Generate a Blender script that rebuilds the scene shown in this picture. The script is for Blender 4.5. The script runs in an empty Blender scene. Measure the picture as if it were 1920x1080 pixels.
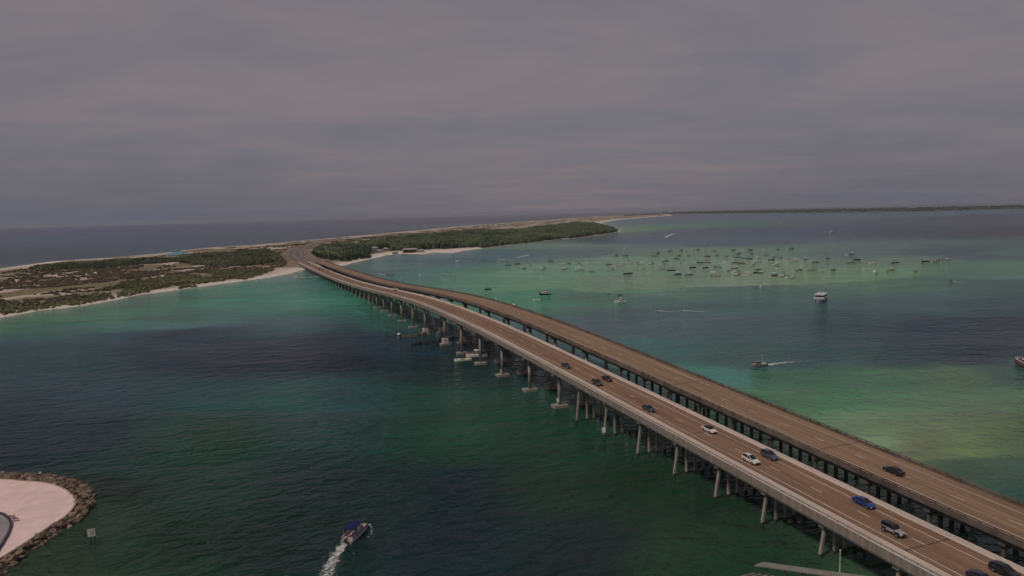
import bpy, math, random
import numpy as np
from mathutils import Matrix, Vector
random.seed(7); rng = np.random.default_rng(7)
SC = bpy.context.scene
COL = SC.collection
# ------------------------------------------------------------------ camera
CAM_H = 67.0; FOC = 1400.0; XC, YC = 960.0, 540.0
ROLL = math.atan(0.0255); PITCH = math.atan((YC - 396.6) * math.cos(ROLL) / FOC)
EARTH = 2 * 7.4e6                                  # twice the effective radius of the earth
cr, sr, cp, sp = math.cos(ROLL), math.sin(ROLL), math.cos(PITCH), math.sin(PITCH)
cam = bpy.data.cameras.new('camera'); cam_o = bpy.data.objects.new('camera', cam); COL.objects.link(cam_o)
r0 = Vector((1, 0, 0)); u0 = Vector((0, sp, cp)); f0 = Vector((0, cp, -sp))
ax, ay, az = r0 * cr - u0 * sr, r0 * sr + u0 * cr, -f0
M = Matrix(((ax.x, ay.x, az.x, 0), (ax.y, ay.y, az.y, 0), (ax.z, ay.z, az.z, CAM_H), (0, 0, 0, 1)))
cam_o.matrix_world = M
cam.sensor_width = 36; cam.lens = 36 * FOC / 1920; cam.clip_start = 1; cam.clip_end = 200000
SC.camera = cam_o
# ------------------------------------------------------------------ world: overcast sky
VEIL = (31.0, 5.0, 0.0)
SUN_EL, SUN_AZ = math.radians(54), math.radians(228)       # azimuth clockwise from +Y (the view direction)
W = bpy.data.worlds.new('World'); SC.world = W; W.use_nodes = True
nt = W.node_tree; nt.nodes.clear()
def N(t, typ, **kw):
    n = t.nodes.new(typ)
    for k, v in kw.items(): setattr(n, k, v)
    return n
out = N(nt, 'ShaderNodeOutputWorld'); bg = N(nt, 'ShaderNodeBackground'); nt.links.new(bg.outputs[0], out.inputs[0])
sky = N(nt, 'ShaderNodeTexSky'); sky.sky_type = 'NISHITA'; sky.sun_disc = False
sky.sun_elevation = SUN_EL; sky.sun_rotation = SUN_AZ; sky.dust_density = 3.0
tc = N(nt, 'ShaderNodeTexCoord'); sep = N(nt, 'ShaderNodeSeparateXYZ'); nt.links.new(tc.outputs['Generated'], sep.inputs[0])
def wm(op, a, b=None, c=None):
    n = N(nt, 'ShaderNodeMath', operation=op)
    for i, v in enumerate((a, b, c)):
        if v is None: continue
        if isinstance(v, (int, float)): n.inputs[i].default_value = v
        else: nt.links.new(v, n.inputs[i])
    return n.outputs[0]
el = wm('MAXIMUM', sep.outputs['Z'], 0.0)
den = wm('ADD', el, 0.07)
cmb = N(nt, 'ShaderNodeCombineXYZ')
nt.links.new(wm('DIVIDE', sep.outputs['X'], den), cmb.inputs[0]); nt.links.new(wm('DIVIDE', sep.outputs['Y'], den), cmb.inputs[1])
def wnoise(scale, loc, detail, dist=0.0, sx=1.0):
    mp = N(nt, 'ShaderNodeMapping'); mp.inputs['Location'].default_value = loc; mp.inputs['Scale'].default_value = (sx, 1, 1)
    mp.inputs['Rotation'].default_value = (0, 0, math.radians(-12))
    nt.links.new(cmb.outputs[0], mp.inputs[0])
    n = N(nt, 'ShaderNodeTexNoise'); n.inputs['Scale'].default_value = scale; n.inputs['Detail'].default_value = detail
    n.inputs['Roughness'].default_value = 0.55; n.inputs['Distortion'].default_value = dist
    nt.links.new(mp.outputs[0], n.inputs['Vector']); return n.outputs['Fac']
big = wnoise(0.50, (3.1, 1.7, 0), 4, 1.0, 0.75)
fine = wnoise(1.5, (9.4, 4.2, 0), 7, 0.9, 0.7)
cl = wm('ADD', wm('MULTIPLY', big, 0.58), wm('MULTIPLY', fine, 0.42))
ramp = N(nt, 'ShaderNodeValToRGB'); nt.links.new(cl, ramp.inputs[0])
e = ramp.color_ramp.elements
e[0].position = 0.36; e[0].color = (0.178, 0.166, 0.194, 1)
e[1].position = 0.64; e[1].color = (0.238, 0.198, 0.212, 1)
m = e.new(0.50); m.color = (0.208, 0.180, 0.201, 1)
# the veil of moist air low over the sea
hz = wm('POWER', wm('SUBTRACT', 1.0, wm('MINIMUM', wm('MULTIPLY', wm('ADD', el, wm('MULTIPLY', wm('SUBTRACT', cl, 0.5), 0.10)), 5.2), 1.0)), 1.6)
mixh = N(nt, 'ShaderNodeMixRGB'); mixh.inputs[2].default_value = (0.124, 0.130, 0.166, 1)
vn = N(nt, 'ShaderNodeTexNoise'); vn.inputs['Scale'].default_value = 1.5; vn.inputs['Detail'].default_value = 2
vmp = N(nt, 'ShaderNodeMapping'); vmp.inputs['Location'].default_value = VEIL; vmp.inputs['Scale'].default_value = (1, 1, .6); nt.links.new(tc.outputs['Generated'], vmp.inputs[0]); nt.links.new(vmp.outputs[0], vn.inputs['Vector'])
veil = wm('MINIMUM', wm('MAXIMUM', wm('ADD', wm('MULTIPLY', wm('SUBTRACT', vn.outputs['Fac'], 0.5), 3.2), 0.70), 0.15), 1.0)
nt.links.new(wm('MULTIPLY', hz, veil), mixh.inputs[0]); nt.links.new(ramp.outputs[0], mixh.inputs[1])
skyd = N(nt, 'ShaderNodeMixRGB', blend_type='MULTIPLY'); skyd.inputs[0].default_value = 1; skyd.inputs[2].default_value = (0.06, 0.06, 0.06, 1)
nt.links.new(sky.outputs[0], skyd.inputs[1])
mix = N(nt, 'ShaderNodeMixRGB'); mix.inputs[0].default_value = 0.90
nt.links.new(skyd.outputs[0], mix.inputs[1]); nt.links.new(mixh.outputs[0], mix.inputs[2]); nt.links.new(mix.outputs[0], bg.inputs[0])
bg.inputs[1].default_value = 1.0
# ------------------------------------------------------------------ sun behind cloud
sl = bpy.data.lights.new('sun', 'SUN'); sl.energy = 1.5; sl.angle = math.radians(10); sl.color = (1.0, 0.88, 0.80)
so = bpy.data.objects.new('sun', sl); COL.objects.link(so)
sd = Vector((math.sin(SUN_AZ) * math.cos(SUN_EL), math.cos(SUN_AZ) * math.cos(SUN_EL), math.sin(SUN_EL)))
so.rotation_euler = (-sd).to_track_quat('-Z', 'Y').to_euler(); so.location = (0, 0, 200)
SC.view_settings.view_transform = 'Standard'; SC.view_settings.look = 'None'
SC.view_settings.exposure = 0.0; SC.view_settings.gamma = 1.0; SC.view_settings.use_curve_mapping = False
SC.render.engine = 'CYCLES'; SC.cycles.use_denoising = True; SC.cycles.use_adaptive_sampling = True; SC.cycles.adaptive_threshold = 0.03
SC.cycles.max_bounces = 5; SC.cycles.diffuse_bounces = 2; SC.cycles.glossy_bounces = 2; SC.cycles.transmission_bounces = 2
SC.cycles.volume_bounces = 0; SC.cycles.caustics_reflective = False; SC.cycles.caustics_refractive = False
# ------------------------------------------------------------------ measuring helpers
def drop(x, y): return -(x * x + y * y) / EARTH
def P(x, y, z=0.0):
    """point at height z above the water that stands at pixel x, y of the photograph"""
    u = x - XC; v = YC - y
    uu = cr * u + sr * v; vv = -sr * u + cr * v
    dx, dy, dz = uu, FOC * cp + vv * sp, -FOC * sp + vv * cp
    zz = z
    for i in range(30):
        t = (zz - CAM_H) / dz if dz < -1e-6 else 1e9
        if t * FOC > 60000: t = 60000 / FOC
        zz = z + drop(dx * t, dy * t)
    return Vector((dx * t, dy * t, zz))
def proj(X, Y, Z):
    fz = Y * cp - (Z - CAM_H) * sp; vz = Y * sp + (Z - CAM_H) * cp
    uu = X / fz * FOC; vv = vz / fz * FOC
    return XC + cr * uu - sr * vv, YC - (sr * uu + cr * vv)
def lin(c): 
    c = np.asarray(c, float) / 255.0
    return np.where(c <= 0.04045, c / 12.92, ((c + 0.055) / 1.055) ** 2.4)
# numpy value noise
_perm = rng.random((256, 256))
def vnoise(x, y):
    xi = np.floor(x).astype(int); yi = np.floor(y).astype(int); fx = x - xi; fy = y - yi
    fx = fx * fx * (3 - 2 * fx); fy = fy * fy * (3 - 2 * fy)
    g = lambda a, b: _perm[a & 255, b & 255]
    return (g(xi, yi) * (1 - fx) + g(xi + 1, yi) * fx) * (1 - fy) + (g(xi, yi + 1) * (1 - fx) + g(xi + 1, yi + 1) * fx) * fy
def fbm(x, y, o=4):
    s = 0; a = 0.5
    for i in range(o):
        s = s + a * vnoise(x * 2 ** i + 17.3 * i, y * 2 ** i + 5.1 * i); a *= 0.5
    return s / (1 - 0.5 ** o)
def polysd(px, py, poly):
    """signed distance, positive inside"""
    poly = np.asarray(poly, float); d = np.full(np.shape(px), 1e18); ins = np.zeros(np.shape(px), bool)
    a = poly; b = np.roll(poly, -1, 0)
    for (x0, y0), (x1, y1) in zip(a, b):
        ex, ey = x1 - x0, y1 - y0; L = ex * ex + ey * ey + 1e-12
        t = np.clip(((px - x0) * ex + (py - y0) * ey) / L, 0, 1)
        d = np.minimum(d, (px - x0 - t * ex) ** 2 + (py - y0 - t * ey) ** 2)
        c = ((y0 > py) != (y1 > py)); 
        with np.errstate(divide='ignore', invalid='ignore'):
            c &= px < (x1 - x0) * (py - y0) / (y1 - y0 + 1e-12) + x0
        ins ^= c
    return np.where(ins, 1, -1) * np.sqrt(d)
def sst(a, b, x):
    t = np.clip((x - a) / (b - a), 0, 1); return t * t * (3 - 2 * t)
# ------------------------------------------------------------------ materials
MATS = {}
def mat(name, col, rough=0.7, spec=0.3, var=0.0, vscale=1.0, bump=0.0, bscale=8.0, metal=0.0, stretch=None, rotz=0.0, coat=0.0, attr=None, col2=None):
    if name in MATS: return MATS[name]
    m = bpy.data.materials.new(name); m.use_nodes = True; t = m.node_tree; b = t.nodes['Principled BSDF']
    b.inputs['Base Color'].default_value = (*col, 1); b.inputs['Roughness'].default_value = rough
    b.inputs['Specular IOR Level'].default_value = spec; b.inputs['Metallic'].default_value = metal
    if coat: b.inputs['Coat Weight'].default_value = coat; b.inputs['Coat Roughness'].default_value = 0.06
    g = N(t, 'ShaderNodeNewGeometry') if stretch else N(t, 'ShaderNodeTexCoord')
    vec = g.outputs['Position'] if stretch else g.outputs['Object']
    mp = N(t, 'ShaderNodeMapping'); t.links.new(vec, mp.inputs[0])
    if stretch:
        r = N(t, 'ShaderNodeVectorRotate'); r.rotation_type = 'Z_AXIS'; r.inputs['Angle'].default_value = rotz
        t.links.new(vec, r.inputs['Vector']); t.links.new(r.outputs[0], mp.inputs[0]); mp.inputs['Scale'].default_value = stretch
    src = None
    if attr:
        at = N(t, 'ShaderNodeAttribute'); at.attribute_name = attr; src = at.outputs['Color']
    if var or col2:
        n = N(t, 'ShaderNodeTexNoise'); n.inputs['Scale'].default_value = vscale; n.inputs['Detail'].default_value = 5
        t.links.new(mp.outputs[0], n.inputs['Vector'])
        mr = N(t, 'ShaderNodeMapRange'); mr.inputs[1].default_value = 0.32; mr.inputs[2].default_value = 0.68
        t.links.new(n.outputs['Fac'], mr.inputs[0])
        mx = N(t, 'ShaderNodeMixRGB'); t.links.new(mr.outputs[0], mx.inputs[0])
        if attr:
            mx.blend_type = 'MULTIPLY'; mx.inputs[0].default_value = 1
            mr.inputs[3].default_value = 1 - var; mr.inputs[4].default_value = 1 + var
            t.links.remove(mx.inputs[0].links[0]); t.links.new(src, mx.inputs[1]); t.links.new(mr.outputs[0], mx.inputs[2])
        else:
            c2 = col2 if col2 else tuple(c * (1 + var) for c in col)
            c1 = col if col2 else tuple(c * (1 - var) for c in col)
            mx.inputs[1].default_value = (*c1, 1); mx.inputs[2].default_value = (*c2, 1)
        t.links.new(mx.outputs[0], b.inputs['Base Color'])
    elif src: t.links.new(src, b.inputs['Base Color'])
    if bump:
        n2 = N(t, 'ShaderNodeTexNoise'); n2.inputs['Scale'].default_value = bscale; n2.inputs['Detail'].default_value = 4
        t.links.new(mp.outputs[0], n2.inputs['Vector'])
        bp = N(t, 'ShaderNodeBump'); bp.inputs['Strength'].default_value = bump; bp.inputs['Distance'].default_value = 0.1
        t.links.new(n2.outputs['Fac'], bp.inputs['Height']); t.links.new(bp.outputs[0], b.inputs['Normal'])
    MATS[name] = m; return m
# ------------------------------------------------------------------ mesh helpers
class MB:
    def __init__(s): s.v = []; s.f = []
    def add(s, vs, fs):
        o = len(s.v); s.v += [tuple(p) for p in vs]; s.f += [tuple(i + o for i in f) for f in fs]; return s
    def box(s, c, d, rz=0.0):
        x, y, z = d[0] / 2, d[1] / 2, d[2] / 2; ca, sa = math.cos(rz), math.sin(rz); vs = []
        for k in (-z, z):
            for a, b in ((-x, -y), (x, -y), (x, y), (-x, y)):
                vs.append((c[0] + a * ca - b * sa, c[1] + a * sa + b * ca, c[2] + k))
        return s.add(vs, [(3, 2, 1, 0), (4, 5, 6, 7), (0, 1, 5, 4), (1, 2, 6, 5), (2, 3, 7, 6), (3, 0, 4, 7)])
    def tube(s, p, q, r, n=8, r2=None):
        p = Vector(p); q = Vector(q); d = (q - p).normalized(); r2 = r if r2 is None else r2
        a = d.orthogonal().normalized(); b = d.cross(a); vs = []
        if abs(d.z) > 0.9: a = Vector((1, 0, 0)); a = (a - d * a.dot(d)).normalized(); b = d.cross(a)
        for c, rr in ((p, r), (q, r2)):
            for i in range(n):
                t = 2 * math.pi * (i + .5) / n; vs.append(c + a * (rr * math.cos(t)) + b * (rr * math.sin(t)))
        return s.add(vs, [(i, (i + 1) % n, n + (i + 1) % n, n + i) for i in range(n)] + [tuple(range(n - 1, -1, -1)), tuple(range(n, 2 * n))])
    def loft(s, secs, cap=True, closed=True):
        n = len(secs[0]); o = len(s.v); vs = [p for sec in secs for p in sec]; fs = []
        for k in range(len(secs) - 1):
            for i in range(n if closed else n - 1):
                j = (i + 1) % n; fs.append((k * n + i, k * n + j, (k + 1) * n + j, (k + 1) * n + i))
        if cap: fs += [tuple(range(n - 1, -1, -1)), tuple(range((len(secs) - 1) * n, len(secs) * n))]
        return s.add(vs, fs)
    def mesh(s, name, m=None, smooth=False):
        me = bpy.data.meshes.new(name); me.from_pydata(s.v, [], s.f); me.update()
        if m: me.materials.append(m)
        if smooth: me.shade_smooth()
        return me
    def build(s, name, m, parent=None, smooth=False):
        return link(name, s.mesh(name, m, smooth), parent)
def link(name, data, parent=None, loc=None, rz=None):
    o = bpy.data.objects.new(name, data); COL.objects.link(o)
    if parent is not None: o.parent = parent
    if loc is not None: o.location = loc
    if rz is not None: o.rotation_euler = (0, 0, rz)
    return o
def tag(o, label, cat=None, group=None, kind=None):
    o['label'] = label
    if cat: o['category'] = cat
    if group: o['group'] = group
    if kind: o['kind'] = kind
    return o
def empty(name, loc=(0, 0, 0), rz=0.0):
    o = link(name, None, None, loc, rz); o.empty_display_size = 0.5; return o
def copytree(o, parent=None):
    c = o.copy(); COL.objects.link(c)
    if parent is not None: c.parent = parent
    for ch in o.children: copytree(ch, c)
    return c
def recolor(o, m):
    if o.data is not None and o.material_slots:
        o.material_slots[0].link = 'OBJECT'; o.material_slots[0].material = m
def child(o, name):
    return [c for c in o.children if c.name.split('.')[0] == name]
def ordinal(n):
    return {1: 'first', 2: 'second', 3: 'third', 4: 'fourth', 5: 'fifth', 6: 'sixth', 7: 'seventh', 8: 'eighth', 9: 'ninth', 10: 'tenth', 11: 'eleventh', 12: 'twelfth'}.get(n, '%d%s' % (n, {1: 'st', 2: 'nd', 3: 'rd'}.get(n % 10 if n % 100 not in (11, 12, 13) else 0, 'th')))
ICO_V = None
def ico():
    global ICO_V, ICO_F
    if ICO_V is None:
        p = (1 + 5 ** .5) / 2
        v = [(-1, p, 0), (1, p, 0), (-1, -p, 0), (1, -p, 0), (0, -1, p), (0, 1, p), (0, -1, -p), (0, 1, -p), (p, 0, -1), (p, 0, 1), (-p, 0, -1), (-p, 0, 1)]
        ICO_V = np.array(v) / math.sqrt(1 + p * p)
        ICO_F = np.array([(0, 11, 5), (0, 5, 1), (0, 1, 7), (0, 7, 10), (0, 10, 11), (1, 5, 9), (5, 11, 4), (11, 10, 2), (10, 7, 6), (7, 1, 8), (3, 9, 4), (3, 4, 2), (3, 2, 6), (3, 6, 8), (3, 8, 9), (4, 9, 5), (2, 4, 11), (6, 2, 10), (8, 6, 7), (9, 8, 1)])
    return ICO_V, ICO_F
def np_mesh(name, V, F, m, colors=None, smooth=False):
    me = bpy.data.meshes.new(name); F = np.asarray(F); k = F.shape[1]
    me.vertices.add(len(V)); me.vertices.foreach_set('co', np.asarray(V, np.float32).ravel())
    me.loops.add(F.size); me.loops.foreach_set('vertex_index', F.astype(np.int32).ravel())
    me.polygons.add(len(F)); me.polygons.foreach_set('loop_start', np.arange(0, F.size, k, dtype=np.int32))
    me.polygons.foreach_set('loop_total', np.full(len(F), k, np.int32))
    me.update(calc_edges=True)
    if colors is not None:
        ca = me.color_attributes.new('col', 'FLOAT_COLOR', 'POINT')
        c4 = np.ones((len(V), 4), np.float32); c4[:, :3] = colors; ca.data.foreach_set('color', c4.ravel())
    me.materials.append(m)
    me.polygons.foreach_set('use_smooth', np.full(len(F), smooth))
    me.validate(); return me
def clumps(cent, size, col, jit=0.3):
    """many small faceted leaf clumps in one mesh: centres n x 3, sizes n x 3, colours n x 3"""
    iv, jf = ico(); n = len(cent)
    k = 1 + jit * (rng.random((n, 12, 1)) * 2 - 1)
    V = cent[:, None, :] + iv[None] * k * size[:, None, :]
    F = jf[None] + (np.arange(n) * 12)[:, None, None]
    C = np.repeat(col, 12, 0) * (0.85 + 0.3 * rng.random((n * 12, 1)))
    return V.reshape(-1, 3), F.reshape(-1, 3), C
# ================================================================== bridge axis
TV = Vector((0.36776533, -0.92991863)); NV = Vector((-0.92991863, -0.36776533)); OV = Vector((13.75, 250.0))
BANG = math.atan2(TV.y, TV.x)
_zs = np.array([-1000, -850, -700, -600, -520, -440, -348, -266, -204, -150, -82, -20, 28, 60, 86, 108, 136, 200, 260.])
_zz = np.array([3.0, 3.0, 3.6, 4.3, 5.2, 6.6, 9.5, 13.0, 15.2, 15.9, 15.1, 12.9, 10.8, 9.4, 8.2, 7.2, 5.9, 3.6, 3.0])
_k = np.exp(-np.linspace(-2, 2, 41) ** 2); _k /= _k.sum()
_ss = np.arange(-1100, 400, 2.0); _sz = np.convolve(np.pad(np.interp(_ss, _zs, _zz), 20, 'edge'), _k, 'valid')
def zdeck(s): return float(np.interp(s, _ss, _sz)) + 1.3
def zfar(s): return zdeck(s) + 0.7 * math.exp(-((s + 130) / 160) ** 2)
def BP(s, off, z): return (OV.x + TV.x * s + NV.x * off, OV.y + TV.y * s + NV.y * off, z)
def bridge_at(x, y, zf=zdeck, up=0.0):
    """pixel -> (s, off) on the deck"""
    z = 10.0
    for i in range(25):
        q = P(x, y, z); d = Vector((q.x, q.y)) - OV; s = d.dot(TV); z = 0.4 * z + 0.6 * (zf(s) + up)
    return s, d.dot(NV)
S0, S1 = -835.0, 240.0
# ================================================================== water
isl_px = [(-420, 560), (-200, 527), (0, 504), (100, 490), (200, 484), (300, 475), (375, 466), (475, 459.5), (546, 453), (608, 447.5), (692, 440), (796, 431), (888, 422), (975, 416), (1033, 412), (1106, 406.5), (1150, 404.5), (1200, 402.5), (1250, 401),
          (1262, 404), (1210, 407.5), (1160, 412), (1128, 417), (1140, 424), (1164, 432), (1160, 434.6), (1135, 439), (1077, 446.6), (1019, 452.2), (960, 459.3), (917, 464.5), (870, 470), (850, 474.5), (815, 473), (795, 477), (745, 476), (720, 480), (690, 487), (660, 493), (640, 498.5), (605, 503), (575, 505), (560, 508), (540, 514), (500, 521), (430, 530), (330, 544), (262, 552.5), (225, 561), (150, 574), (75, 582.5), (0, 596), (-120, 618), (-420, 680)]
isl = [tuple(P(*p)[:2]) for p in isl_px]
CTRL = [
 (0,436,(0.0049,0.0049,0.0727)),(0,480,(0.0085,0.0320,0.0513)),(300,427,(0.0055,0.0055,0.0755)),(300,455,(0.0139,0.0497,0.0840)),(600,421,(0.0075,0.0075,0.0835)),(600,440,(0.0071,0.0242,0.0563)),
 (850,413,(0.0021,0.0021,0.0280)),(1050,405,(0.0019,0.0019,0.0023)),(0,606,(0.0589,0.2347,0.1271)),(100,612,(0.0455,0.1760,0.1370)),(0,640,(0.0327,0.1094,0.1393)),(0,680,(0.0238,0.0751,0.0795)),
 (0,720,(0.0198,0.0675,0.0859)),(0,750,(0.0136,0.0480,0.0650)),(0,815,(0.0074,0.0277,0.0401)),(0,850,(0.0060,0.0262,0.0302)),(0,1078,(0.0386,0.0721,0.0420)),(200,960,(0.0281,0.0543,0.0340)),
 (215,915,(0.0059,0.0189,0.0098)),(120,1060,(0.0372,0.0683,0.0391)),(180,590,(0.0986,0.2640,0.1743)),(200,615,(0.0627,0.2263,0.1790)),(180,645,(0.0289,0.0995,0.1241)),(180,680,(0.0174,0.0672,0.0773)),
 (180,750,(0.0207,0.0619,0.0788)),(180,815,(0.0085,0.0319,0.0441)),(250,1035,(0.0188,0.0543,0.0283)),(280,860,(0.0099,0.0487,0.0330)),(270,565,(0.1017,0.2420,0.1807)),(330,564,(0.0707,0.2349,0.1741)),
 (330,600,(0.0638,0.1898,0.1412)),(330,615,(0.0979,0.2273,0.2426)),(330,640,(0.0121,0.0317,0.0563)),(330,680,(0.0073,0.0250,0.0468)),(330,715,(0.0140,0.0606,0.0690)),(380,750,(0.0182,0.0823,0.0829)),
 (330,815,(0.0107,0.0620,0.0367)),(420,815,(0.0082,0.0547,0.0232)),(400,915,(0.0140,0.0489,0.0327)),(330,1000,(0.0086,0.0295,0.0168)),(330,1080,(0.0133,0.0488,0.0297)),(420,564,(0.0711,0.3110,0.2172)),
 (500,564,(0.0514,0.2497,0.1683)),(480,545,(0.0562,0.2748,0.1869)),(600,530,(0.0564,0.2487,0.1930)),(600,566,(0.0645,0.3287,0.2243)),(560,590,(0.0436,0.1831,0.1476)),(560,612,(0.0576,0.1384,0.1644)),
 (600,640,(0.0081,0.0240,0.0428)),(600,690,(0.0048,0.0155,0.0351)),(540,750,(0.0229,0.1175,0.0878)),(650,750,(0.0223,0.0870,0.0992)),(600,815,(0.0154,0.0630,0.0514)),(700,815,(0.0157,0.0641,0.0497)),
 (600,870,(0.0071,0.0325,0.0235)),(700,915,(0.0104,0.0329,0.0296)),(550,980,(0.0074,0.0281,0.0204)),(500,1035,(0.0126,0.0303,0.0235)),(600,1080,(0.0101,0.0362,0.0316)),(700,600,(0.0353,0.1521,0.1199)),
 (690,640,(0.0174,0.0526,0.0805)),(800,690,(0.0082,0.0353,0.0419)),(860,650,(0.0109,0.0418,0.0476)),(860,710,(0.0077,0.0368,0.0346)),(800,750,(0.0172,0.0894,0.0617)),(860,795,(0.0112,0.0612,0.0369)),
 (860,815,(0.0162,0.0907,0.0498)),(860,850,(0.0102,0.0538,0.0319)),(850,915,(0.0097,0.0297,0.0412)),(860,1000,(0.0108,0.0270,0.0325)),(800,1035,(0.0145,0.0313,0.0368)),(860,1080,(0.0110,0.0341,0.0381)),
 (1000,815,(0.0120,0.0659,0.0369)),(1050,860,(0.0131,0.0581,0.0366)),(1000,915,(0.0160,0.0483,0.0287)),(1100,1035,(0.0156,0.0293,0.0310)),(1300,930,(0.0166,0.0494,0.0271)),(1300,1035,(0.0269,0.0651,0.0351)),
 (1350,1070,(0.0179,0.0626,0.0344)),(1180,915,(0.0111,0.0425,0.0203)),(690,508,(0.1361,0.2572,0.2633)),(720,512,(0.0339,0.0947,0.1195)),(760,512,(0.0713,0.2320,0.2369)),(790,512,(0.0783,0.2901,0.2204)),
 (760,530,(0.0699,0.2756,0.2128)),(850,490,(0.0646,0.1628,0.2012)),(830,508,(0.0907,0.2993,0.2748)),(870,512,(0.0933,0.3267,0.2363)),(900,478,(0.1069,0.2279,0.2667)),(920,508,(0.0793,0.2620,0.1652)),
 (950,512,(0.2129,0.4753,0.2978)),(900,529,(0.1231,0.3851,0.2328)),(900,560,(0.0681,0.3224,0.1939)),(1000,462,(0.2285,0.3717,0.2991)),(960,475,(0.0960,0.2322,0.2463)),(1000,503,(0.2122,0.4511,0.2793)),
 (1000,529,(0.1687,0.4082,0.2208)),(980,566,(0.0713,0.3287,0.1830)),(1100,566,(0.0706,0.2137,0.1486)),(1000,605,(0.0522,0.1592,0.1565)),(1100,610,(0.0840,0.1555,0.1720)),(1200,415,(0.0294,0.1256,0.1388)),
 (1180,430,(0.0590,0.2558,0.1041)),(1200,450,(0.0380,0.1015,0.1227)),(1100,473,(0.1104,0.1968,0.1925)),(1200,473,(0.1260,0.2456,0.1697)),(1200,492,(0.2110,0.3966,0.2450)),(1200,529,(0.2191,0.3615,0.2268)),
 (1200,550,(0.1471,0.3878,0.2177)),(1200,566,(0.0731,0.1864,0.1582)),(1200,592,(0.0708,0.1412,0.1552)),(1250,610,(0.0878,0.1733,0.1769)),(1230,665,(0.0463,0.1731,0.1585)),(1400,405,(0.0437,0.1061,0.1337)),
 (1320,432,(0.0175,0.0675,0.0785)),(1400,455,(0.0458,0.1085,0.1385)),(1300,473,(0.1781,0.3394,0.2042)),(1450,473,(0.1440,0.2889,0.1645)),(1400,495,(0.2665,0.4230,0.2725)),(1400,529,(0.2853,0.4295,0.2840)),
 (1400,550,(0.0695,0.2001,0.1461)),(1400,566,(0.0427,0.1424,0.1247)),(1400,610,(0.0578,0.1291,0.1410)),(1400,665,(0.0492,0.1293,0.1104)),(1340,710,(0.0712,0.2717,0.2248)),(1500,710,(0.0606,0.1801,0.1116)),
 (1500,750,(0.1010,0.2507,0.1182)),(1400,770,(0.0909,0.2648,0.1418)),(1650,405,(0.0476,0.1105,0.1326)),(1500,432,(0.0176,0.0561,0.1065)),(1700,432,(0.0091,0.0311,0.0556)),(1600,473,(0.1134,0.2038,0.1778)),
 (1650,492,(0.1648,0.3062,0.1860)),(1550,518,(0.1950,0.3727,0.1915)),(1650,516,(0.1818,0.3945,0.2028)),(1700,529,(0.0908,0.2526,0.1389)),(1700,566,(0.0531,0.1466,0.1390)),(1600,610,(0.0210,0.0707,0.0839)),
 (1750,610,(0.0113,0.0389,0.0618)),(1500,665,(0.0350,0.1020,0.1120)),(1700,665,(0.0221,0.0643,0.0672)),(1650,710,(0.0888,0.2268,0.1264)),(1560,750,(0.0925,0.2940,0.1527)),(1650,750,(0.1323,0.3075,0.1770)),
 (1620,795,(0.1948,0.3153,0.1720)),(1750,795,(0.2135,0.2985,0.1665)),(1640,830,(0.2910,0.5071,0.2690)),(1700,832,(0.1830,0.2008,0.1065)),(1900,405,(0.0025,0.0053,0.0275)),(1900,432,(0.0015,0.0025,0.0035)),
 (1800,473,(0.0352,0.0827,0.0898)),(1900,478,(0.0462,0.1543,0.1086)),(1900,500,(0.1017,0.2593,0.1629)),(1850,516,(0.0739,0.2297,0.1669)),(1850,530,(0.0343,0.1224,0.0985)),(1900,566,(0.0209,0.0812,0.0832)),
 (1900,610,(0.0073,0.0307,0.0434)),(1850,665,(0.0154,0.0345,0.0532)),(1800,710,(0.1119,0.2174,0.1139)),(1900,710,(0.0579,0.1358,0.1089)),(1750,750,(0.1322,0.2576,0.1485)),(1900,750,(0.1249,0.2419,0.1380)),
 (1850,795,(0.1786,0.2531,0.1175)),(1905,795,(0.1060,0.1774,0.0857)),(1800,832,(0.2052,0.3178,0.1284)),(1900,832,(0.1161,0.1958,0.0963)),(1900,880,(0.0630,0.1423,0.0930)),(1800,876,(0.0564,0.1145,0.0703)),
 (1900,930,(0.0353,0.1131,0.0848)),(460,650,(0.0062,0.0169,0.0377)),(460,690,(0.0053,0.0190,0.0375)),(250,662,(0.0102,0.0335,0.0546)),(460,720,(0.0145,0.0642,0.0726)),(740,660,(0.0139,0.0481,0.0753)),
 (540,668,(0.0031,0.0078,0.0218)),
]
def water_colour(px, py, below):
    """upwelling colour of the water (sand, weed and depth seen through it) round the bridge"""
    cx = np.array([c[0] for c in CTRL], float); cy = np.array([c[1] for c in CTRL], float); cc = np.array([c[2] for c in CTRL])
    def yy(y, x): return 62 * np.log(np.maximum(y - (396.6 - (x - 960) * 0.0255), 3.0))     # even steps of distance
    cyy = yy(cy, cx); qy = yy(py, px)
    w = np.zeros((len(px), 3)); ws = np.zeros((len(px), 1))
    for k in range(len(cx)):
        d2 = ((px - cx[k]) / 105.0) ** 2 + ((qy - cyy[k]) / 6.0) ** 2
        g = 1.0 / (d2 + 0.30) ** 2.2
        w += g[:, None] * cc[k]; ws += g[:, None]
    return w / ws
WTEST = False
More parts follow.
